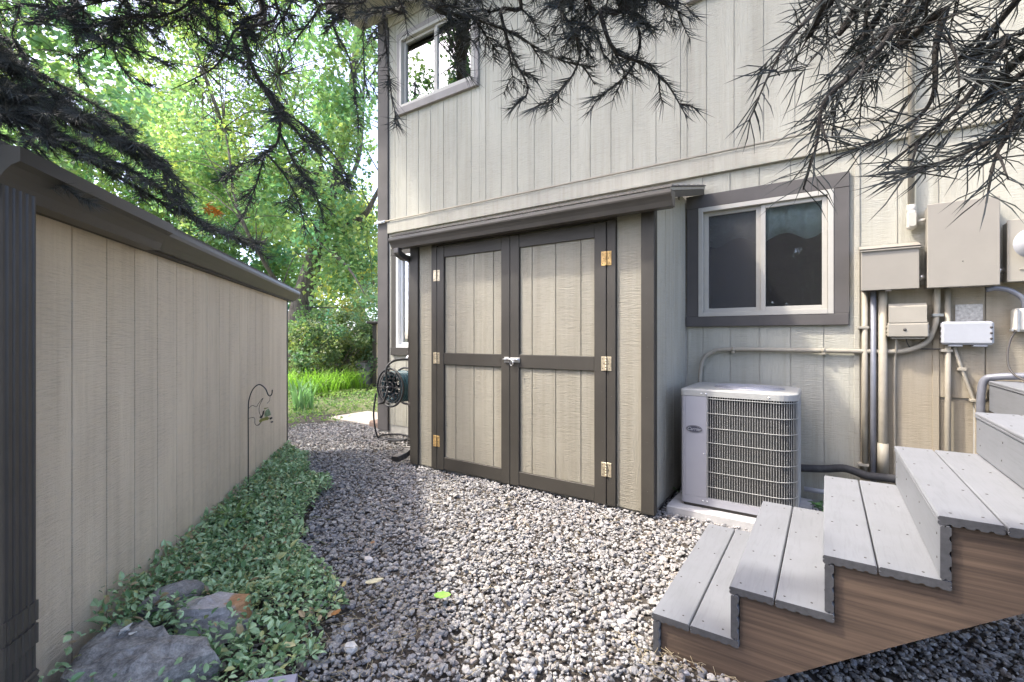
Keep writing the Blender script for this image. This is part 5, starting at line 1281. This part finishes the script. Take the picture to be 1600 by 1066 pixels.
t1 = lambda z: fa_ + Vector((0, 0, z)); t2 = lambda z: fb_ + Vector((0, 0, z))
def hang(tree_o, root, pts, d, r0, side, nlen, nrad, dens, seed, flat=.75, nf=None, **kw):
    """a limb from the trunk (root) to points that hang in the view; d = distance of the hanging part"""
    dd = d if isinstance(d, (list, tuple)) else [d]*len(pts)
    Q = [at(x, y, k) for (x, y), k in zip(pts, dd)]
    up = root.lerp(Q[0], .55) + Vector((0, 0, .25))
    path = [root, up] + Q
    return limb(tree_o, path, r0, side, nlen, nrad, dens, seed, flat=flat, needle_from=(1.55/(len(path)-1) if nf is None else nf), **kw)
# near branches, upper right
RN = dict(nlen=.070, nrad=.00120, dens=165, sub=False, flat=.93)
hang(fir2, t2(2.9), [(1500,-70),(1478,15),(1462,75),(1458,150),(1420,195),(1345,232)], .68, .008, (.07,.17), seed=101, **RN)
hang(fir2, t2(3.0), [(1440,-80),(1396,45),(1332,116),(1288,160),(1276,225),(1266,262)], .66, .007, (.06,.15), seed=102, **RN)
hang(fir2, t2(3.1), [(1350,-80),(1300,-20),(1262,30),(1232,62),(1205,110),(1180,165)], .70, .006, (.06,.13), seed=103, **RN)
hang(fir2, t2(2.7), [(1660,20),(1612,110),(1578,203),(1555,248),(1541,318)], .62, .007, (.06,.14), seed=104, **RN)
hang(fir2, t2(2.8), [(1640,-60),(1575,60),(1500,165),(1440,215),(1385,262)], .66, .007, (.06,.17), seed=105, **RN)
hang(fir2, t2(2.6), [(1690,90),(1630,170),(1560,215),(1480,250),(1425,262)], .64, .006, (.06,.15), seed=106, **RN)
hang(fir2, t2(3.0), [(1400,-90),(1360,0),(1345,70),(1310,150),(1300,215)], .72, .006, (.06,.15), seed=107, **RN)
hang(fir2, t2(3.2), [(1480,-90),(1430,0),(1400,60),(1370,130)], .74, .006, (.06,.15), seed=108, **RN)
# centre branches in front of the wall
CN = dict(nlen=.052, nrad=.00135, dens=370, flat=.82)
hang(fir1, t1(3.6), [(915,-90),(938,20),(960,78),(1000,98),(1040,128),(1074,185)], 1.12, .009, (.08,.19), seed=111, **CN)
hang(fir1, t1(3.7), [(840,-90),(868,0),(905,70),(893,120),(852,165)], 1.15, .008, (.08,.20), seed=112, **CN)
hang(fir1, t1(3.6), [(760,-90),(782,20),(800,85),(825,140),(800,170)], 1.2, .008, (.08,.18), seed=113, **CN)
hang(fir1, t1(3.8), [(1010,-90),(1020,-10),(1055,15),(1078,30)], 1.1, .006, (.07,.15), seed=114, **CN)
hang(fir1, t1(3.5), [(640,-70),(672,8),(740,28),(800,52),(870,92),(930,105)], 1.2, .009, (.08,.18), seed=115, **CN)
hang(fir1, t1(3.6), [(960,-90),(975,0),(1000,55),(985,110),(940,150),(920,175)], 1.15, .007, (.08,.17), seed=116, **CN)
hang(fir1, t1(3.5), [(700,-80),(715,-10),(700,40),(712,95),(735,120)], 1.25, .006, (.09,.15), seed=117, **CN)
hang(fir1, t1(3.4), [(578,-60),(598,15),(604,80),(612,150),(622,192)], 1.3, .006, (.09,.14), seed=118, **CN)
hang(fir1, t1(3.4), [(880,-90),(915,-20),(930,40),(945,90)], 1.2, .007, (.07,.2), seed=119, **CN)
# left: sprays against the trees
LN = dict(nlen=.048, nrad=.0014, dens=400, flat=.82)
hang(fir1, t1(3.3), [(365,-60),(378,40),(392,100),(420,150),(437,190),(432,225),(414,242),(400,290),(376,345)], 1.6, .010, (.13,.22), seed=121, sub=True, **LN)
hang(fir1, t1(3.3), [(372,-60),(384,60),(400,120),(440,170),(480,200),(520,240),(548,285)], 1.65, .007, (.11,.2), seed=122, **LN)
hang(fir1, t1(3.3), [(400,-50),(365,50),(340,100),(300,125),(268,140)], 1.55, .007, (.2,.12), seed=123, own=False, **LN)
hang(fir1, t1(3.2), [(330,-60),(300,0),(255,25),(205,28),(140,45)], 1.5, .008, (.09,.24), seed=124, **LN)
hang(fir1, t1(3.2), [(240,-60),(200,-10),(130,10),(60,40)], 1.45, .008, (.09,.24), seed=125, **LN)
hang(fir1, t1(3.2), [(110,-70),(112,0),(118,60),(125,125)], 1.5, .005, (.10,.16), seed=126, **LN)
hang(fir1, t1(3.4), [(545,-70),(500,10),(468,55),(450,80)], 1.6, .007, (.09,.18), seed=127, **LN)
hang(fir1, t1(3.4), [(490,-60),(520,40),(545,90),(556,160),(560,200)], 1.65, .006, (.10,.18), seed=128, **LN)
hang(fir1, t1(3.3), [(300,-70),(330,-10),(340,50),(330,90)], 1.55, .006, (.09,.18), seed=129, **LN)
hang(fir1, t1(3.3), [(440,-70),(455,0),(430,50),(445,95)], 1.6, .006, (.09,.2), seed=130, **LN)
hang(fir1, t1(3.3), [(415,235),(450,290),(475,330),(480,370)], 1.62, .004, (.08,.14), seed=131, nf=.45, **LN) if False else None
hang(fir1, t1(3.2), [(200,-60),(190,30),(160,70),(110,90)], 1.5, .006, (.09,.2), seed=132, **LN)
def spray(pts, d, seed, r0=.004, side=(.07,.15)):
    return limb(fir1, [at(x, y, d) for x, y in pts], r0, side, LN['nlen'], LN['nrad'], LN['dens'], seed, flat=.85)
spray([(436,180),(470,212),(508,248),(545,292)], 1.62, 151)
spray([(416,240),(446,276),(468,322),(478,368)], 1.6, 152)
spray([(434,200),(462,258),(492,300),(505,345)], 1.6, 153)
spray([(414,242),(396,250),(372,262),(352,285)], 1.6, 154, .003)
hang(fir1, t1(3.2), [(150,-60),(172,40),(186,100),(232,135)], 1.5, .006, (.08,.22), seed=155, **LN)
hang(fir1, t1(3.2), [(60,-60),(92,15),(150,55),(222,82),(262,100)], 1.48, .006, (.08,.22), seed=156, **LN)
hang(fir1, t1(3.3), [(262,-70),(290,30),(330,70),(364,92)], 1.52, .006, (.08,.2), seed=157, **LN)
hang(fir1, t1(3.4), [(605,-70),(572,20),(568,90),(574,150)], 1.6, .005, (.08,.16), seed=158, **LN)
hang(fir1, t1(3.2), [(20,-60),(30,10),(20,60),(60,100)], 1.46, .006, (.08,.2), seed=159, **LN)
# left: dense foxtail branches lying over the shed gutter
XN = dict(nlen=.048, nrad=.0013, dens=800, col=(0.065, 0.070, 0.066))
def low(pts, d, r0, side, seed, **kw):
    Q = [at(x, y, d) for x, y in pts]
    root = t1(2.3); path = [root, root.lerp(Q[0], .55) + Vector((-.15, 0, .1))] + Q
    return limb(fir1, path, r0, side, XN['nlen'], XN['nrad'], XN['dens'], seed, flat=.45, col=XN['col'], needle_from=1.5/(len(path)-1), **kw)
low([(-90,60),(-20,120),(50,150),(110,190),(180,215),(240,250),(275,300)], 1.42, .011, (.045,.2), 141)
low([(-90,20),(-10,90),(60,130),(130,180),(200,220),(262,262),(290,320)], 1.46, .009, (.045,.19), 147)
low([(-60,100),(60,190),(150,240),(230,280),(290,330),(350,365),(410,380)], 1.4, .008, (.045,.15), 148)
low([(-90,110),(0,150),(60,210),(118,240),(190,280),(260,320),(330,355),(400,388)], 1.45, .011, (.055,.16), 142)
low([(-90,160),(0,165),(40,215),(75,260),(110,300),(150,320)], 1.38, .007, (.07,.12), 143)
low([(-80,20),(-10,80),(70,120),(150,165),(210,205)], 1.5, .009, (.05,.15), 144)
# a tuft of dead orange needles
q = at(318, 326, 1.42); tws = [np.array([tuple(q), tuple(q+Vector((.02, .01, -.01))), tuple(q+Vector((.045, .02, -.012)))]), np.array([tuple(q+Vector((.01,0,.012))), tuple(q+Vector((.03,.02,.0))), tuple(q+Vector((.05,.02,-.02)))])]
V, Fc, C = needles(tws, 900, .022, .0013, 77, .4, (0.55, 0.22, 0.03)); o = link('dead_needles', np_mesh('dead_needles', V, Fc, C), M_NEED, fir1); tag(o, 'tuft of dead orange needles at the branch tip', kind='stuff')
